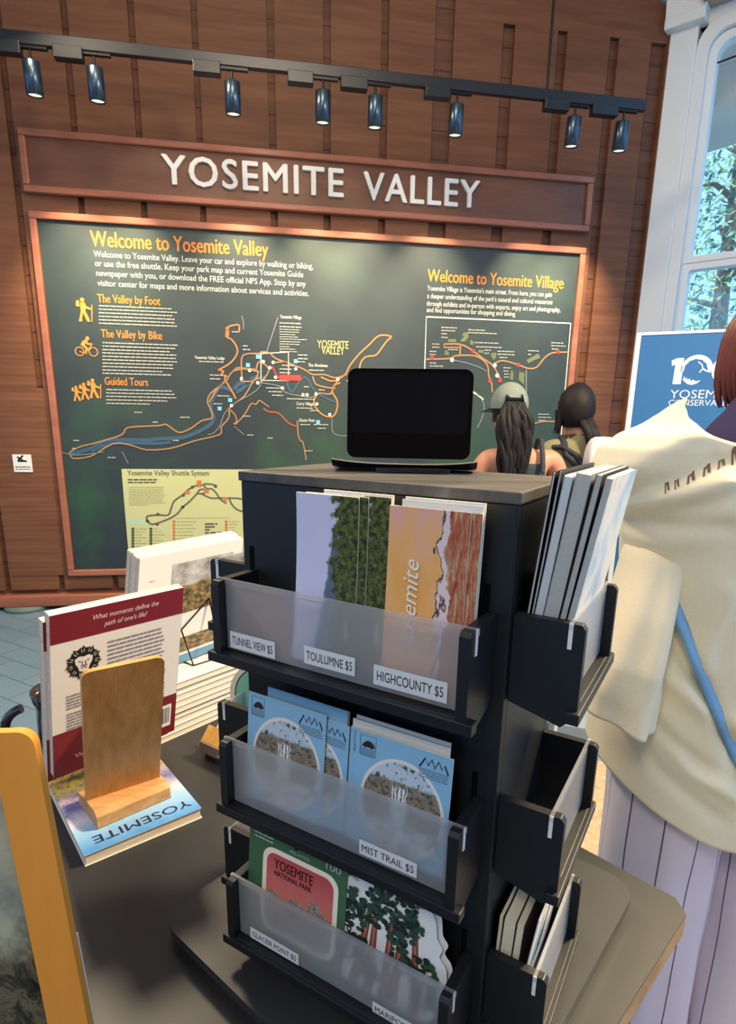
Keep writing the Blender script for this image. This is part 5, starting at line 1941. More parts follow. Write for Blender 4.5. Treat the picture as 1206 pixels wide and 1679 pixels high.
# make an upright frame leaning back a little
fH = (ftr.z - TZ)
fw_ = 0.30
fn_ = fx.cross(fup).normalized()
if fn_.y > 0:
    fn_ = -fn_
FR = thing('framed_print', 'orange bordered frame with dark mountain picture in the left foreground', 'picture', fb + fx * fw_ / 2)
AMBER = wood('amber_wood', RGB(226, 142, 52), RGB(238, 154, 62), RGB(243, 164, 72), 3, 0.4, 0.35, 'Z', bs=0.02)
FHt = (ftr - fb).dot(fup)
bw = 0.0335
outer = rrect(0, fw_, 0, FHt, 0.012, lambda x, z: fb + fx * x + fup * z)
inner = [fb + fx * x + fup * z for x, z in ((fw_ - bw, FHt - bw * 1.1), (bw, FHt - bw * 1.1), (bw, bw), (fw_ - bw, bw))]
m = MB()
th = 0.010
for (x0, x1, z0_, z1_) in ((bw, fw_ - bw, 0.0, bw), (bw, fw_ - bw, FHt - bw * 1.1, FHt), ):
    m.box(fb + fx * x0 + fup * z0_, fx * (x1 - x0), fup * (z1_ - z0_), -fn_ * th)
for side in (0, 1):
    r = 0.012
    pts = []
    if side == 0:
        pts = [(0, 0), (0, FHt - r)] + [(r - r * math.cos(a * math.pi / 10), FHt - r + r * math.sin(a * math.pi / 10)) for a in range(1, 6)] + [(bw, FHt), (bw, 0)]
    else:
        pts = [(fw_, 0), (fw_, FHt - r)] + [(fw_ - r + r * math.cos(a * math.pi / 10), FHt - r + r * math.sin(a * math.pi / 10)) for a in range(1, 6)] + [(fw_ - bw, FHt), (fw_ - bw, 0)]
    m.prism([fb + fx * x + fup * z for x, z in pts], -fn_ * th)
m.build('border', AMBER, FR)
t, u, v, uvv = uvm('mountain_scene')
n1 = t.noise(uvv, 4, 5, 0.65)
n2 = t.noise(uvv, 11, 5, 0.7, 0.5)
hor = t.math('ADD', v, t.math('MULTIPLY', t.math('SUBTRACT', n1, 0.5), 0.4))
mist = t.ramp(n1, [(0.3, RGB(116, 122, 116)), (0.5, RGB(168, 164, 140)), (0.7, RGB(196, 186, 150))])
rock = t.ramp(n2, [(0.36, RGB(24, 28, 26)), (0.48, RGB(70, 66, 50)), (0.56, RGB(116, 102, 76)), (0.64, RGB(56, 70, 66))])
FSC = t.out(t.mix(t.step(hor, 0.55, 0.45), mist, rock), 0.3, 0.4)
m = MB()
q = [fb + fx * x + fup * z - fn_ * 0.004 for x, z in ((fw_ - bw * 0.9, bw * 0.9), (bw * 0.9, bw * 0.9), (bw * 0.9, FHt - bw), (fw_ - bw * 0.9, FHt - bw))]
m.add(q, [(0, 1, 2, 3)], 0, False, [(0, 0), (1, 0), (1, 1), (0, 1)])
m.build('picture', FSC, FR)
MB().box(fb - fx * 0.0 - fn_ * (th + 0.0005) + fup * 0.0, fx * fw_, fup * (FHt * 0.5), -fn_ * 0.002).build('backing_board', PAPER, FR)
MB().prism([fb + fx * 0.13 - fn_ * (th + 0.003) + fup * 0.2, fb + fx * 0.17 - fn_ * (th + 0.003) + fup * 0.2, V(fb + fx * 0.17 + V((0.0, 0.11, 0))), V(fb + fx * 0.13 + V((0.0, 0.11, 0)))], V((0, 0.003, 0.001))).build('prop', PAPER, FR)

# ------------------------------------------------------------------ blue banner by the window
by_ = 3.4
pTL, pBL = at(1051, 550, by_), at(1040, 692, by_)
dB = (WD * 0.6 + V((1, 0, 0)) * 0.4).normalized()
dB = V((0.905, -0.425, 0)).normalized()
nB = V((dB.y, -dB.x, 0))
ztop = pTL.z
BN = thing('banner', 'blue upright banner with white 100 emblem standing before the window', 'banner', V((pTL.x, by_, 0)) + dB * 0.4)
BLUEB = flat('banner_blue', RGB(48, 104, 164), 0.5, 0.3, var=0.06, scale=3)
BP = lambda x, z, d=0.0: V((pTL.x, by_, ztop)) + dB * x - UP * z + nB * d
BWd = 0.86
MB().box(BP(0, ztop - 0.06), dB * BWd, UP * (ztop - 0.06), -nB * 0.012).build('panel', BLUEB, BN)
m = MB()
m.box(BP(-0.022, ztop - 0.05, 0.004), dB * 0.022, UP * (ztop - 0.05), -nB * 0.02)
m.box(BP(-0.022, 0.0, 0.004), dB * (BWd + 0.03), UP * 0.014, -nB * 0.02)
m.build('frame', WHITEPAINT, BN)
m = MB()
m.box(BP(-0.03, ztop - 0.0, 0.16), dB * 0.07, -nB * 0.32, UP * 0.03)
m.box(BP(BWd - 0.05, ztop - 0.0, 0.16), dB * 0.07, -nB * 0.32, UP * 0.03)
m.box(BP(0, ztop - 0.02, 0.0), dB * BWd, -nB * 0.02, UP * 0.05)
m.build('foot', DARKGREY, BN)
PBW = flat('banner_white', RGB(206, 218, 236), 0.5, 0.3, var=0.02)


def bpx(u_, v_, d=0.001):
    return on_plane(u_, v_, BP(0, 0, d), nB)


def bloc(u_, v_):
    q = bpx(u_, v_) - BP(0, 0, 0.001)
    return q.dot(dB), -q.z


m = MB()
D_ = 0.0012
x0, zb0 = bloc(1103, 630)
x1, zt1 = bloc(1114, 587)
wst = 0.036
m.poly([BP(x, z, D_) for x, z in ((x0 - 0.004, zb0), (x0 + wst, zb0), (x0 + wst, zt1), (x0 + 0.004, zt1), (x0 - 0.022, zt1 + 0.012), (x0 - 0.018, zt1 + 0.04), (x0 - 0.002, zt1 + 0.033))][::-1], 0)
m.build('digit_one', PBW, BN)
cx0, cz0 = bloc(1141, 607)
R0 = (zb0 - zt1) * 0.58
m = MB()
n = 40
for (a0, a1) in ((-2, 188), ):
    ps, qs = [], []
    for k in range(n + 1):
        a = math.radians(a0 + (a1 - a0) * k / n)
        ps.append(BP(cx0 + R0 * math.cos(a), cz0 - R0 * math.sin(a), D_))
        rr = R0 * (0.72 + 0.02 * math.sin(k))
        qs.append(BP(cx0 + rr * math.cos(a) - 0.004, cz0 - rr * math.sin(a) * 1.0, D_))
    m.add(ps + qs, [(k, k + 1, n + 2 + k, n + 1 + k) for k in range(n)], 0)
# cliff line and a few firs in the zero
m.strip([BP(cx0 + x * R0, cz0 - z * R0, D_) for x, z in ((0.05, 0.55), (0.30, 0.35), (0.38, 0.1), (0.2, -0.15))], 0.006, nB, 0)
m.strip([BP(cx0 + x * R0, cz0 - z * R0, D_) for x, z in ((0.38, 0.1), (0.6, -0.05), (0.9, -0.12))], 0.008, nB, 0)
base_arc = [(-0.75, -0.62), (-0.68, -0.35), (-0.62, -0.6), (-0.52, -0.45), (-0.46, -0.66), (-0.34, -0.5), (-0.26, -0.7), (-0.1, -0.62), (0.05, -0.72), (0.35, -0.66), (0.15, -0.86), (-0.15, -0.97), (-0.45, -0.9)]
m.poly([BP(cx0 + x * R0, cz0 - z * R0, D_) for x, z in base_arc][::-1], 0)
m.build('zero_emblem', PBW, BN)
m = MB()
cx1, cz1 = bloc(1194, 606)
m.disc(BP(cx1, cz1, D_), dB, UP, R0, 0, 40, R0 * 0.72)
m.build('digit_zero', PBW, BN)
m = MB()
xa_, za_ = bloc(1097, 653)
xb_, _ = bloc(1160, 650)
m.text('YOSEMITE', BP(xa_, za_, D_), dB, UP, 0.042, 0.31, 'L', 0)
xa_, za_ = bloc(1095, 665)
m.text('CONSERVANCY', BP(xa_, za_, D_), dB, UP, 0.030, 0.32, 'L', 0)
m.build('lettering', PBW, BN)

# pale bench / low plinth on the floor behind the rack, tan floor mat
fb0 = V((0.70, 2.16, 0))
t = NT('tan_mat')
_n = t.noise(t.coord(), 60, 3)
TANM = t.out(t.ramp(_n, [(0.3, RGB(150, 132, 108)), (0.7, RGB(178, 158, 130))]), 0.9, 0.1)
mm_ = MB().box((0.45, -0.6, 0.001), V((1.9, 0.0, 0)), V((0.30, 2.9, 0)), UP * 0.006)
tag(mm_.build('floor_mat', TANM), 'tan floor mat beyond the right side of the table', 'mat')
bq = V((0.86, 2.45, 0))
bd = V((0.94, -0.30, 0)).normalized(); bp = V((0.30, 0.94, 0)).normalized()
BE = thing('low_plinth', 'low grey floor plinth with pale end behind the right trays', 'plinth', bq)
MB().box(bq, bd * 1.5, bp * 0.5, UP * 0.10).build('body', flat('plinth_grey', RGB(132, 142, 150), 0.5), BE, bevel=0.004)
MB().box(bq - bd * 0.012, bd * 0.012, bp * 0.5, UP * 0.104).build('end_strip', WHITEPAINT, BE)

# ------------------------------------------------------------------ people
from mathutils.bvhtree import BVHTree
SKIN = flat('skin', RGB(196, 132, 104), 0.5, 0.4, var=0.05)
SKIN2 = flat('fair_skin', RGB(222, 168, 148), 0.5, 0.4, var=0.05)
HAIRB = flat('black_hair', RGB(22, 19, 21), 0.62, 0.25, var=0.3, scale=80)
HAIRR = flat('auburn_hair', RGB(112, 48, 40), 0.4, 0.5, var=0.35, scale=70)


def skin_mesh(verts, edges, root=0):
    me = bpy.data.meshes.new('figure')
    me.from_pydata([v[0] for v in verts], edges, [])
    ob = bpy.data.objects.new('figure', me)
    COL.objects.link(ob)
    md = ob.modifiers.new('skin', 'SKIN')
    md.branch_smoothing = 0.4
    for i, v in enumerate(verts):
        r = v[1]
        d = me.skin_vertices[0].data[i]
        d.radius = r if isinstance(r, tuple) else (r, r)
        d.use_root = (i == root)
    sd = ob.modifiers.new('sub', 'SUBSURF')
    sd.levels = sd.render_levels = 2
    dg = bpy.context.evaluated_depsgraph_get()
    out = bpy.data.meshes.new_from_object(ob.evaluated_get(dg))
    bpy.data.objects.remove(ob)
    bpy.data.meshes.remove(me)
    return out


def figure(H, arms, wide=1.0, head_turn=0.0, head_shift=(0, 0)):
    """standing person facing +y, feet at the origin; arms = (elbow, wrist) per side in units of H"""
    v, e = [], []

    def add(p, r, par=None):
        v.append((V(p) * H, r if isinstance(r, tuple) else r))
        if par is not None:
            e.append((par, len(v) - 1))
        return len(v) - 1
    hx, hy = head_shift
    R = lambda a, b=None: (a * H, (b or a) * H)
    pel = add((0, 0, 0.530), R(0.080 * wide, 0.064))
    wai = add((0, 0.002, 0.620), R(0.070 * wide, 0.056), pel)
    che = add((0, 0.0, 0.710), R(0.080 * wide, 0.062), wai)
    upc = add((0, -0.004, 0.785), R(0.070 * wide, 0.052), che)
    nek = add((hx * 0.3, hy * 0.3 - 0.002, 0.842), R(0.031), upc)
    hb = add((hx * 0.8, hy * 0.8 + 0.004, 0.885), R(0.042, 0.050), nek)
    hm_ = add((hx, hy + 0.004, 0.930), R(0.046, 0.056), hb)
    ht = add((hx, hy, 0.968), R(0.036, 0.042), hm_)
    st, ct = math.sin(head_turn), math.cos(head_turn)
    nose = add((hx - st * 0.062, hy + ct * 0.062, 0.918), R(0.008), hm_)
    jaw = add((hx - st * 0.040, hy + ct * 0.040, 0.882), R(0.020), hb)
    for sg in (-1, 1):
        ear = add((hx + sg * 0.049 * ct, hy + sg * 0.049 * st, 0.918), R(0.007, 0.011), hm_)
        sh = add((sg * 0.098 * wide, -0.004, 0.806), R(0.036), upc)
        el, wr_ = arms[0 if sg < 0 else 1]
        elb = add(el, R(0.025), sh)
        wrs = add(wr_, R(0.0165, 0.014), elb)
        d = (V(wr_) - V(el)).normalized()
        side = d.cross(V((0, 1, 0.2))).normalized()
        nrm_ = side.cross(d)
        palm = add(V(wr_) + d * 0.040, R(0.021, 0.011), wrs)
        for k, (off, ln) in enumerate(((-0.017, 0.042), (-0.006, 0.048), (0.006, 0.045), (0.016, 0.036))):
            b0 = add(V(wr_) + d * 0.054 + side * off, R(0.0055), palm)
            b1 = add(V(wr_) + d * (0.054 + ln * 0.5) + side * off * 1.1 + nrm_ * 0.004, R(0.005), b0)
            b2 = add(V(wr_) + d * (0.054 + ln) + side * off * 1.1 + nrm_ * 0.014, R(0.0042), b1)
        t0 = add(V(wr_) + d * 0.022 - side * 0.022 + nrm_ * 0.004, R(0.0065), wrs)
        t1 = add(V(wr_) + d * 0.046 - side * 0.032 + nrm_ * 0.008, R(0.0055), t0)
    for sg in (-1, 1):
        hip = add((sg * 0.050, 0, 0.480), R(0.058), pel)
        kne = add((sg * 0.054, 0.008, 0.280), R(0.036), hip)
        calf = add((sg * 0.055, -0.006, 0.200), R(0.033), kne)
        ank = add((sg * 0.056, -0.008, 0.045), R(0.020), calf)
        heel = add((sg * 0.056, -0.012, 0.016), R(0.018, 0.016), ank)
        toe = add((sg * 0.062, 0.095, 0.012), R(0.020, 0.011), ank)
    return skin_mesh(v, e)


def person(label, loc, rot, H, skin, arms, group=None, **k):
    o = thing('person', label, 'person', loc, group)
    me = figure(H, arms, **k)
    mt = Matrix.Rotation(rot, 4, 'Z')
    me.transform(mt)
    zmin = min(v_.co.z for v_ in me.vertices)
    for v_ in me.vertices:
        v_.co.z -= zmin
    for p in me.polygons:
        p.use_smooth = True
    me.materials.append(skin)
    b = bpy.data.objects.new('body', me)
    COL.objects.link(b)
    b.parent = o
    return o, me


def garment(par, me, keep, off, name, mat, cuts=(), thick=0.004, noise_=0.0):
    """clothing grown from the figure's own surface, cut cleanly along planes"""
    bm = bmesh.new()
    bm.from_mesh(me)
    for co, no in cuts:
        bmesh.ops.bisect_plane(bm, geom=bm.verts[:] + bm.edges[:] + bm.faces[:], plane_co=co, plane_no=no)
    kill = [f for f in bm.faces if not keep(f.calc_center_median())]
    bmesh.ops.delete(bm, geom=kill, context='FACES')
    bm.normal_update()
    for v_ in bm.verts:
        n = mnoise.noise(v_.co * 14) * noise_
        v_.co += v_.normal * (off + n)
    bmesh.ops.solidify(bm, geom=bm.faces[:], thickness=thick)
    m2 = bpy.data.meshes.new(name)
    bm.to_mesh(m2)
    bm.free()
    for p in m2.polygons:
        p.use_smooth = True
    m2.materials.clear()
    m2.materials.append(mat)
    ob = bpy.data.objects.new(name, m2)
    COL.objects.link(ob)
    ob.parent = par
    return ob


def dome(mb, c, rx, ry, rz, z0, mi=0, n=28, rows=10, fn=None):
    """upper part of an ellipsoid from height z0 (fraction -1..1) to the top"""
    c = V(c)
    vs, fs = [], []
    a0 = math.asin(max(-1, z0))
    for j in range(rows + 1):
        b = a0 + (math.pi / 2 - a0) * j / rows
        for i in range(n):
            a = 2 * math.pi * i / n
            p = V((rx * math.cos(a) * math.cos(b), ry * math.sin(a) * math.cos(b), rz * math.sin(b)))
            if fn:
                p = fn(p, a, b)
            vs.append(c + p)
    for j in range(rows):
        for i in range(n):
            k = (i + 1) % n
            fs.append((j * n + i, j * n + k, (j + 1) * n + k, (j + 1) * n + i))
    return mb.add(vs, fs, mi, True)


# --- visitor with cap and long wavy ponytail
HA = 1.575
LA = V((0.705, 2.90, 0))
armsA = (((-0.155, 0.03, 0.675), (-0.10, 0.15, 0.70)), ((0.165, 0.0, 0.640), (0.160, 0.08, 0.52)))
PA, mA = person('person in grey cap and dark tank top with long black ponytail, reading the map board', LA, math.radians(6), HA, SKIN, armsA, head_turn=math.radians(28), head_shift=(-0.040, 0.012), wide=1.10)
zz = lambda f, H: f * H
garment(PA, mA, lambda p: zz(0.49, HA) < p.z < zz(0.785, HA) and abs(p.x) < 0.105, 0.006, 'tank_top', flat('charcoal_knit', RGB(52, 58, 62), 0.8, 0.2), ((V((0, 0, zz(0.49, HA))), V((0, 0, 1))), (V((0, 0, zz(0.785, HA))), V((0, 0, 1))), (V((0.105, 0, 0)), V((1, 0, 0))), (V((-0.105, 0, 0)), V((1, 0, 0)))))
garment(PA, mA, lambda p: zz(0.03, HA) < p.z < zz(0.55, HA) and abs(p.x) < 0.2 and not (p.z > zz(0.45, HA) and abs(p.x) > 0.17), 0.010, 'trousers', flat('grey_trousers', RGB(84, 86, 84), 0.8, 0.2), ((V((0, 0, zz(0.03, HA))), V((0, 0, 1))), (V((0, 0, zz(0.55, HA))), V((0, 0, 1)))))
m = MB()
for sg in (-1, 1):
    pts = [LA + V((sg * 0.085, y, z)) for y, z in ((-0.105, 1.20), (-0.085, 1.275), (-0.035, 1.345), (0.02, 1.345), (0.075, 1.26))]
    m.tube(pts, 0.012, 8)
m.build('shoulder_strap', flat('charcoal_knit', RGB(52, 58, 62), 0.8, 0.2), PA)
hc = LA + V((-0.063, 0.018, 1.482))
CAPM = flat('grey_green_cap', RGB(116, 126, 120), 0.8, 0.2, var=0.08)
m = MB()
dome(m, hc + V((0, 0.006, 0.022)), 0.088, 0.104, 0.104, -0.18, fn=lambda p, a, b: V((p.x, p.y, p.z + (0.045 if math.sin(a) < -0.8 and b < 0.15 else 0))))
m.build('cap', CAPM, PA)
capo = PA.children[-1]
m = MB()
ft = math.radians(90 + 28)
vs, fs = [], []
for i in range(13):
    a = ft + math.radians(-62 + 124 * i / 12)
    for (r, dz) in ((0.096, 0.0), (0.165 - 0.02 * abs(i - 6) / 6, -0.018)):
        vs.append(hc + V((math.cos(a) * r * 0.92, math.sin(a) * r, 0.008 + dz)))
for i in range(12):
    fs.append((2 * i, 2 * i + 1, 2 * i + 3, 2 * i + 2))
m.add(vs + [p - UP * 0.003 for p in vs], fs + [tuple(26 + q for q in f[::-1]) for f in fs], 0, True)
bo = m.build('brim', CAPM, PA)
m = MB()
m.tube([hc + V((0.07 * math.cos(a), 0.085 * math.sin(a), 0.006)) for a in [math.radians(200 + 14 * k) for k in range(11)]], 0.006, 6)
m.build('cap_strap', CAPM, PA)
m = MB()
dome(m, hc + V((0, 0.0, 0.012)), 0.082, 0.090, 0.098, -0.62, fn=lambda p, a, b: p if math.sin(a) < 0.35 else V((p.x, p.y, max(p.z, 0.0))))
rn = random.Random(2)
for k in range(34):
    x0_ = rn.uniform(-0.034, 0.034)
    ph = rn.uniform(0, 6.28)
    ln_ = rn.uniform(0.36, 0.46)
    sx_ = rn.uniform(-0.055, 0.052)
    pts = []
    for j in range(11):
        f = j / 10
        bulge = math.sin(min(f * 3, 1) * math.pi / 2)
        pts.append(hc + V((x0_ * (1 - f) + sx_ * bulge + 0.012 * f + 0.010 * math.sin(ph + f * 9), -0.088 - 0.035 * bulge - 0.012 * math.cos(ph + f * 7) + 0.0 * f, 0.030 - ln_ * f + 0.02 * bulge)))
    m.tube(pts, [0.010, 0.015, 0.017, 0.018, 0.018, 0.017, 0.016, 0.014, 0.011, 0.008, 0.003], 7)
m.build('hair', HAIRB, PA)
# wristband on the raised left hand
tagw = MB()
wq = LA + Matrix.Rotation(math.radians(6), 3, 'Z') @ (V((-0.108, 0.13, 0.697)) * HA)
tagw.lathe(wq, [(0.026, -0.008), (0.028, -0.004), (0.028, 0.004), (0.026, 0.008)], 18, 0, V((0.42, 0.88, 0.15)).normalized(), V((0.88, -0.42, 0)).normalized())
tagw.build('wristband', flat('pale_band', RGB(206, 210, 214), 0.4), PA)

# --- visitor with black tied hair, khaki top and backpack
HB = 1.62
LB = V((1.060, 3.12, 0))
armsB = (((-0.140, 0.03, 0.650), (-0.11, 0.13, 0.60)), ((0.140, 0.03, 0.650), (0.11, 0.13, 0.60)))
PB, mB = person('person with black tied back hair and khaki top wearing a backpack, beside the capped person', LB, math.radians(-4), HB, SKIN2, armsB, head_turn=math.radians(14), head_shift=(-0.018, 0.012))
KH = flat('khaki_cotton', RGB(122, 118, 92), 0.8, 0.2)
garment(PB, mB, lambda p: zz(0.48, HB) < p.z < zz(0.845, HB) and (p.z > zz(0.64, HB) or abs(p.x) < 0.16), 0.008, 'shirt', KH, ((V((0, 0, zz(0.48, HB))), V((0, 0, 1))), (V((0, 0, zz(0.845, HB))), V((0, 0, 1)))), noise_=0.004)
garment(PB, mB, lambda p: zz(0.03, HB) < p.z < zz(0.53, HB) and abs(p.x) < 0.2 and not (p.z > zz(0.45, HB) and abs(p.x) > 0.17), 0.010, 'trousers', flat('navy_trousers', RGB(46, 52, 66), 0.8, 0.2), ((V((0, 0, zz(0.03, HB))), V((0, 0, 1))), (V((0, 0, zz(0.53, HB))), V((0, 0, 1)))))
hb2 = LB + V((-0.030, 0.018, 1.490))
m = MB()


def hairshape(p, a, b):
    q = V(p)
    if math.sin(a) > 0.45 and q.z < 0.03:
        q.z = 0.03
    q += V(p).normalized() * 0.006 * mnoise.noise(V(p) * 40)
    return q


dome(m, hb2 + V((0, -0.004, 0.012)), 0.092, 0.104, 0.122, -0.80, fn=hairshape, rows=14, n=36)
for k in range(16):
    x0_ = rn.uniform(-0.028, 0.028)
    ph = rn.uniform(0, 6)
    pts = [hb2 + V((0.03 + x0_ * (1 - f * 0.5) + 0.045 * f, -0.070 - 0.060 * math.sin(min(1, f * 2) * 1.57) + 0.006 * math.sin(ph + 6 * f), -0.045 - 0.175 * f)) for f in [j / 8 for j in range(9)]]
    m.tube(pts, [0.014, 0.016, 0.016, 0.016, 0.016, 0.015, 0.012, 0.008, 0.003], 7)
for k in range(10):
    ph = rn.uniform(0, 6)
    x0_ = rn.uniform(-0.094, -0.060)
    pts = [hb2 + V((x0_ - 0.010 * f + 0.004 * math.sin(ph + 5 * f), 0.0 - 0.03 * math.sin(ph), 0.0 - rn.uniform(0.11, 0.125) * f)) for f in [j / 6 for j in range(7)]]
    m.tube(pts, [0.010, 0.010, 0.009, 0.007, 0.006, 0.004, 0.002], 6)
m.build('hair', HAIRB, PB)

# backpack, worn by the khaki visitor
NAVY = flat('navy_webbing', RGB(34, 40, 56), 0.7, 0.3)
bkc = LB + V((0.050, -0.165, 1.09))
BK = thing('backpack', 'white and navy backpack on the back of the person in the khaki top', 'backpack', bkc)
m = MB()


def slab(mb, c, sx, sy, sz, mi=0, pw=4.0, n=28, rows=14):
    vs, fs = [], []
    for j in range(rows + 1):
        b = -math.pi / 2 + math.pi * j / rows
        cb_, sb_ = math.cos(b), math.sin(b)
        for i in range(n):
            a = 2 * math.pi * i / n
            f = lambda t_, q: math.copysign(abs(t_) ** q, t_)
            vs.append(V(c) + V((sx * f(math.cos(a), 2 / pw) * f(cb_, 2 / pw), sy * f(math.sin(a), 2 / pw) * f(cb_, 2 / pw), sz * f(sb_, 2 / pw))))
    for j in range(rows):
        for i in range(n):
            k = (i + 1) % n
            fs.append((j * n + i, j * n + k, (j + 1) * n + k, (j + 1) * n + i))
    return mb.add(vs, fs, mi, True)


slab(m, bkc + V((0, -0.02, 0.04)), 0.082, 0.060, 0.235)
m.build('main_pocket', flat('white_nylon', RGB(204, 206, 210), 0.6, 0.3), BK)
m = MB()
slab(m, bkc + V((0.066, -0.03, 0.10)), 0.036, 0.046, 0.125)
m.build('side_pocket', flat('slate_nylon', RGB(40, 52, 62), 0.5, 0.4), BK)
m = MB()
slab(m, bkc + V((0.0, -0.075, -0.06)), 0.075, 0.022, 0.10)
m.build('front_pocket', NAVY, BK)
for sg in (-1, 1):
    m = MB()
    x = LB.x + sg * 0.098
    pts = [V((bkc.x + sg * 0.05, LB.y - 0.125, 1.19)), V((x, LB.y - 0.100, 1.270)), V((x, LB.y - 0.060, 1.325)), V((x, LB.y + 0.0, 1.352)), V((x, LB.y + 0.065, 1.30)), V((x, LB.y + 0.105, 1.18)), V((x + sg * 0.03, LB.y + 0.09, 1.0)), V((bkc.x + sg * 0.09, LB.y - 0.11, 0.90))]
    m.tube(pts, 0.016, 8)
    m.build('shoulder_strap', NAVY, BK)
m = MB()
m.tube([V((LB.x - 0.15, LB.y - 0.045, 1.305)), V((LB.x - 0.115, LB.y - 0.085, 1.31)), V((LB.x - 0.05, LB.y - 0.115, 1.27)), V((LB.x + 0.0, LB.y - 0.135, 1.20)), V((LB.x + 0.02, LB.y - 0.15, 1.10))], 0.013, 8)
m.build('back_strap', NAVY, BK)

# --- person at the right edge, close to the camera
HC_ = 1.66
LC = V((0.700, 1.10, 0))
armsC = (((-0.112, -0.040, 0.655), (-0.07, 0.10, 0.62)), ((0.150, -0.050, 0.655), (0.07, 0.10, 0.62)))
PC, mC = person('person in loose cream pullover and striped lavender trousers with auburn hair, right foreground', LC, 0.0, HC_, SKIN2, armsC, head_turn=0.3, head_shift=(0.040, 0.02))
garment(PC, mC, lambda p: zz(0.60, HC_) < p.z < zz(0.874, HC_) and abs(p.x) < 0.155, 0.012, 'navy_shirt', flat('navy_violet_jersey', RGB(66, 58, 96), 0.8, 0.2), ((V((0, 0, zz(0.60, HC_))), V((0, 0, 1))), (V((0, 0, zz(0.874, HC_))), V((0, 0, 1)))))
m = MB()
nc_ = LC + V((0.022, 0.012, 0))
m.lathe(nc_, [(0.135, 1.345), (0.118, 1.395), (0.098, 1.425), (0.078, 1.450), (0.066, 1.474), (0.062, 1.474), (0.070, 1.45)], 40)
m.build('collar', flat('navy_violet_jersey', RGB(66, 58, 96), 0.8, 0.2), PC)
t = NT('cream_cotton')
_n = t.noise(t.coord(), 180, 2)
CREAM = t.out(t.mix(_n, RGB(236, 222, 190), RGB(244, 232, 204)), 0.85, 0.15, bump=_n, bs=0.03)
YC = 1.05


def interp(tab, z):
    tab = sorted(tab)
    if z <= tab[0][0]:
        return tab[0][1]
    for (a, b), (c, d) in zip(tab, tab[1:]):
        if z <= c:
            f = (z - a) / (c - a)
            f = f * f * (3 - 2 * f) * 0.5 + f * 0.5
            return b + (d - b) * f
    return tab[-1][1]


left = []
for u_, v_ in ((1150, 648), (1120, 668), (1088, 690), (1035, 715), (1003, 738), (993, 765), (1002, 795), (1022, 822), (1040, 855), (1046, 900), (1044, 1000), (1012, 1100), (990, 1200), (980, 1260)):
    p = at(u_, v_, YC)
    left.append((p.z, p.x))
near = [(1.475, 0.050), (1.44, 0.085), (1.40, 0.125), (1.33, 0.150), (1.20, 0.155), (1.05, 0.165), (0.90, 0.175), (0.66, 0.19)]
FOLDS = []


def fold(pts, amp, wd_):
    q = [at(u_, v_, 0.92) for u_, v_ in pts]
    FOLDS.append(([(p.x, p.z) for p in q], amp, wd_))


fold([(1045, 800), (1120, 745), (1215, 690)], 0.016, 0.020)
fold([(1060, 838), (1130, 800), (1215, 760)], -0.012, 0.014)
fold([(1045, 868), (1110, 835), (1215, 790)], 0.020, 0.017)
fold([(1070, 905), (1130, 880), (1215, 868)], -0.010, 0.016)
fold([(1075, 900), (1140, 910), (1215, 850)], 0.012, 0.022)
fold([(1070, 905), (1095, 960), (1130, 1050), (1170, 1150), (1215, 1250)], -0.020, 0.011)
fold([(1075, 1010), (1068, 1100), (1072, 1180)], -0.018, 0.014)
fold([(1100, 1110), (1150, 1160), (1215, 1205)], 0.014, 0.018)
fold([(1078, 1170), (1115, 1230), (1160, 1270)], -0.016, 0.013)
fold([(1215, 980), (1175, 1070), (1165, 1110)], 0.014, 0.016)
fold([(1100, 1200), (1140, 1270), (1210, 1310)], 0.012, 0.016)
fold([(1060, 1230), (1100, 1290), (1180, 1345)], -0.008, 0.012)


def fold_disp(x, z):
    s_ = 0
    for pts, amp, w_ in FOLDS:
        dm = 9
        for (ax, az), (bx_, bz) in zip(pts, pts[1:]):
            dx, dz = bx_ - ax, bz - az
            tt = max(0, min(1, ((x - ax) * dx + (z - az) * dz) / (dx * dx + dz * dz)))
            dm = min(dm, math.hypot(x - ax - dx * tt, z - az - dz * tt))
        s_ += 1.35 * amp * math.exp(-(dm / w_) ** 2)
    return s_


XC = LC.x + 0.0
NTH, NZ = 120, 110
m = MB()
vs, fs = [], []
for j in range(NZ + 1):
    f = j / NZ
    for i in range(NTH):
        a = 2 * math.pi * i / NTH
        ca, sa = math.cos(a), math.sin(a)
        nearness = max(0.0, -sa)
        ztop = 1.470 - 0.085 * nearness ** 1.6 - 0.085 * max(0.0, sa)
        lft = max(0.0, -ca)
        zh = 0.675 + 0.105 * lft ** 1.6 + 0.03 * max(0.0, sa)
        z = ztop + (zh - ztop) * f
        xl = interp(left, z)
        hw = XC - xl
        dn = interp(near, z)
        px_, py_ = XC + hw * math.copysign(abs(ca) ** 0.86, ca), LC.y + dn * math.copysign(abs(sa) ** 0.86, sa)
        p = V((px_, py_, z))
        d_ = fold_disp(p.x, p.z) if sa < 0.1 else 0.0
        d_ += 0.006 * mnoise.noise(V((px_ * 5, py_ * 5, z * 4))) + 0.0025 * mnoise.noise(V((px_ * 16, py_ * 16, z * 12)))
        p += V((ca * 0.35, sa if sa < 0 else sa * 0.5, 0)) * d_
        vs.append(p)
for j in range(NZ):
    for i in range(NTH):
        k = (i + 1) % NTH
        fs.append((j * NTH + k, j * NTH + i, (j + 1) * NTH + i, (j + 1) * NTH + k))
m.add(vs, fs, 0, True)
PULL_V, PULL_F = vs, fs
po = m.build('pullover', CREAM, PC)
sm = po.modifiers.new('solid', 'SOLIDIFY'); sm.thickness = 0.004; sm.offset = -1
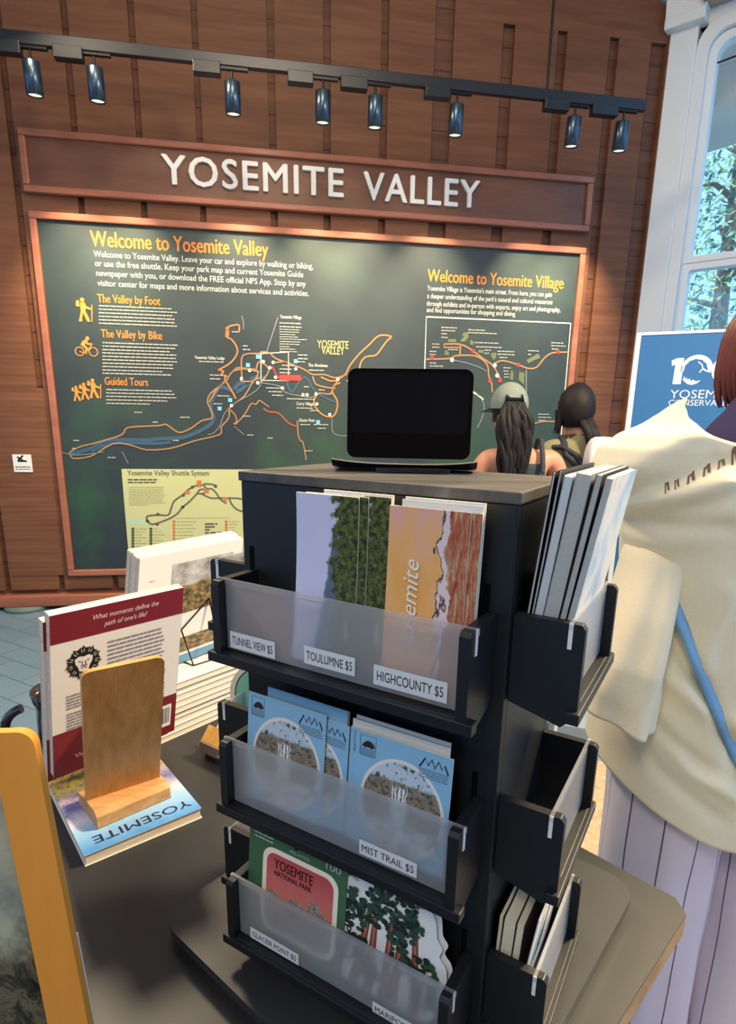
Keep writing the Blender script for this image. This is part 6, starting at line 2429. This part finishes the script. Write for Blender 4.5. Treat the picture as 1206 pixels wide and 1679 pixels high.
# left sleeve
cl = [((1125, 810), 0.030, 0.040, 1.16), ((1094, 850), 0.052, 0.060, 1.115), ((1073, 910), 0.052, 0.072, 1.065), ((1049, 1000), 0.050, 0.080, 1.02), ((1028, 1080), 0.056, 0.084, 0.99), ((1014, 1130), 0.062, 0.086, 0.985), ((1006, 1168), 0.060, 0.088, 0.98)]
m = MB()
vs, fs = [], []
cen = []
for (uv_, rx, ry, yy_) in cl:
    p = at(*uv_, yy_)
    cen.append((p, rx, ry))
rows = []
for i in range(len(cen) - 1):
    for k in range(8):
        f = k / 8
        rows.append((cen[i][0].lerp(cen[i + 1][0], f), cen[i][1] + (cen[i + 1][1] - cen[i][1]) * f, cen[i][2] + (cen[i + 1][2] - cen[i][2]) * f))
rows.append(cen[-1])
NS = 56
for j, (p, rx, ry) in enumerate(rows):
    fz = j / (len(rows) - 1)
    for i in range(NS):
        a = 2 * math.pi * i / NS
        wv = 1 + 0.12 * fz * math.sin(a * 5 + 0.6 + 2 * fz) + 0.05 * mnoise.noise(V((math.cos(a) * 1.6, math.sin(a) * 1.6, fz * 5)))
        vs.append(p + V((rx * wv * math.cos(a), ry * wv * math.sin(a) + 0.0, -0.030 * max(0, fz - 0.3) * math.cos(a) * 1.0)))
for j in range(len(rows) - 1):
    for i in range(NS):
        k = (i + 1) % NS
        fs.append((j * NS + k, j * NS + i, (j + 1) * NS + i, (j + 1) * NS + k))
m.add(vs, fs, 0, True)
so = m.build('sleeve', CREAM, PC)
sm = so.modifiers.new('solid', 'SOLIDIFY'); sm.thickness = 0.004; sm.offset = -1
# right sleeve (outside the picture)
m = MB()
vs2 = [V((2 * XC - p.x, p.y, p.z)) for p in vs]
m.add(vs2, [f[::-1] for f in fs], 0, True)
m.build('sleeve', CREAM, PC)
BVH = BVHTree.FromPolygons([tuple(p) for p in PULL_V], PULL_F)
CAMP = V((0, 0, HCAM))


def on_pull(u_, v_, lift=0.002):
    d = ray(u_, v_).normalized()
    h = BVH.ray_cast(CAMP, d)
    p = h[0] if h[0] else at(u_, v_, 0.93)
    return p - d * lift


# line of dark marks across the back, blue strap
m = MB()
for k, (u_, v_) in enumerate(((1092, 797), (1108, 791), (1131, 782), (1157, 770), (1181, 758), (1203, 747), (1226, 735))):
    c = on_pull(u_, v_)
    xx = (on_pull(u_ + 6, v_ - 3) - c).normalized()
    yy = (c - on_pull(u_ + 1, v_ + 8)).normalized()
    s_ = 0.0098 if k > 1 else 0.006
    h_ = 0.0145
    q = [c + xx * (x * s_) + yy * (y * h_) for x, y in ((-0.7, -1), (-0.3, 0.7), (0.1, 1.0), (0.75, 0.9), (0.7, -0.9), (0.2, -0.6), (0.15, 0.3), (-0.1, 0.1), (-0.3, -1))]
    m.poly(q, 0)
m.build('printed_marks', flat('dark_brown_print', RGB(120, 96, 78), 0.7, 0.2), PC)
m = MB()
path = smooth([(1094, 958), (1101, 977), (1113, 1008), (1131, 1052), (1151, 1103), (1170, 1148), (1190, 1196), (1208, 1238), (1230, 1285)], 4)
pp = [on_pull(u_, v_, 0.006) for u_, v_ in path]
for i in range(1, len(pp) - 1):
    pp[i] = (pp[i - 1] + pp[i] * 2 + pp[i + 1]) / 4
vs, fs = [], []
for i, p in enumerate(pp):
    d = (pp[min(i + 1, len(pp) - 1)] - pp[max(i - 1, 0)]).normalized()
    w_ = 0.0125
    s_ = d.cross(V((0.15, -1, 0))).normalized() * w_
    n_ = V((0.1, -1, 0)) * 0.003
    vs += [p - s_, p + n_, p + s_, p - n_ * 2]
for i in range(len(pp) - 1):
    for k in range(4):
        fs.append((i * 4 + k, i * 4 + (k + 1) % 4, i * 4 + 4 + (k + 1) % 4, i * 4 + 4 + k))
m.add(vs, fs, 0, True)
m.build('strap', flat('sky_blue_strap', RGB(130, 182, 232), 0.7, 0.3), PC)
# trousers with thin dark stripes
t, u, v, uvv = uvm('striped_linen')
fr_ = t.math('FRACT', t.math('MULTIPLY', u, 11.0))
ln_ = t.step(t.math('ABSOLUTE', t.math('SUBTRACT', fr_, 0.5)), 0.030, 0.012)
_n = t.noise(uvv, 6, 3)
LAV = t.out(t.mix(ln_, t.mix(_n, RGB(206, 198, 220), RGB(222, 212, 222)), RGB(86, 72, 86)), 0.85, 0.15)
m = MB()
for sg in (-1, 1):
    rws = []
    for j in range(41):
        f = j / 40
        z = 0.90 - 0.86 * f
        if sg < 0:
            cx = 0.615 - 0.02 * f
        else:
            cx = 0.81 + 0.02 * f
        rx = 0.118 - 0.012 * math.sin(f * 3.1) + 0.01 * f
        ry = 0.118 - 0.020 * f
        rws.append((V((cx, 1.085 - 0.03 * f, z)), rx, ry))
    vs, uvs = [], []
    for j, (c, rx, ry) in enumerate(rws):
        f = j / 40
        for i in range(65):
            a = 2 * math.pi * i / 64
            q = 1 + 0.05 * math.sin(a * 6 + 3 * f + sg) * (0.4 + f) + 0.05 * mnoise.noise(V((math.cos(a) * 2, math.sin(a) * 2 + sg * 5, f * 6)))
            vs.append(c + V((rx * q * math.cos(a), ry * q * math.sin(a), 0)))
            uvs.append((i / 64, f))
    fs = []
    for j in range(40):
        for i in range(64):
            fs.append((j * 65 + i + 1, j * 65 + i, (j + 1) * 65 + i, (j + 1) * 65 + i + 1))
    m.add(vs, fs, 0, True, uvs)
m.build('trousers', LAV, PC)
# auburn bob
hc3 = LC + V((0.033 * HC_, 0.026 * HC_, 0.925 * HC_))
m = MB()


def bob(p, a, b):
    q = V(p)
    if math.sin(a + 0.3) > 0.55 and q.z < 0.02:
        q.z = 0.02
    if b < -0.35:
        q.x *= 1.12
        q.y *= 1.10
    return q * (1 + 0.06 * mnoise.noise(V(p) * 30))


dome(m, hc3 + V((0, -0.005, 0.010)), 0.098, 0.112, 0.118, -0.78, fn=bob, rows=16, n=48)
for k in range(70):
    a = math.radians(rn.uniform(150, 385))
    ph = rn.uniform(0, 6)
    flip = rn.uniform(0.018, 0.050)
    pts = []
    for j in range(9):
        f = j / 8
        b = 0.9 - 1.75 * f
        rr = 1.03 + (flip / 0.1) * max(0, f - 0.6) ** 1.5 * 2.2
        pts.append(hc3 + V((0.100 * math.cos(a + 0.2 * math.sin(ph) * f) * math.cos(b * 0.9) * rr * (1.0 if f < 0.6 else 1.05), 0.114 * math.sin(a) * math.cos(b * 0.9) * rr, 0.010 + 0.120 * math.sin(b))))
    m.tube(pts, [0.010, 0.012, 0.012, 0.012, 0.011, 0.009, 0.007, 0.004, 0.0015], 6)
m.build('hair', HAIRR, PC)
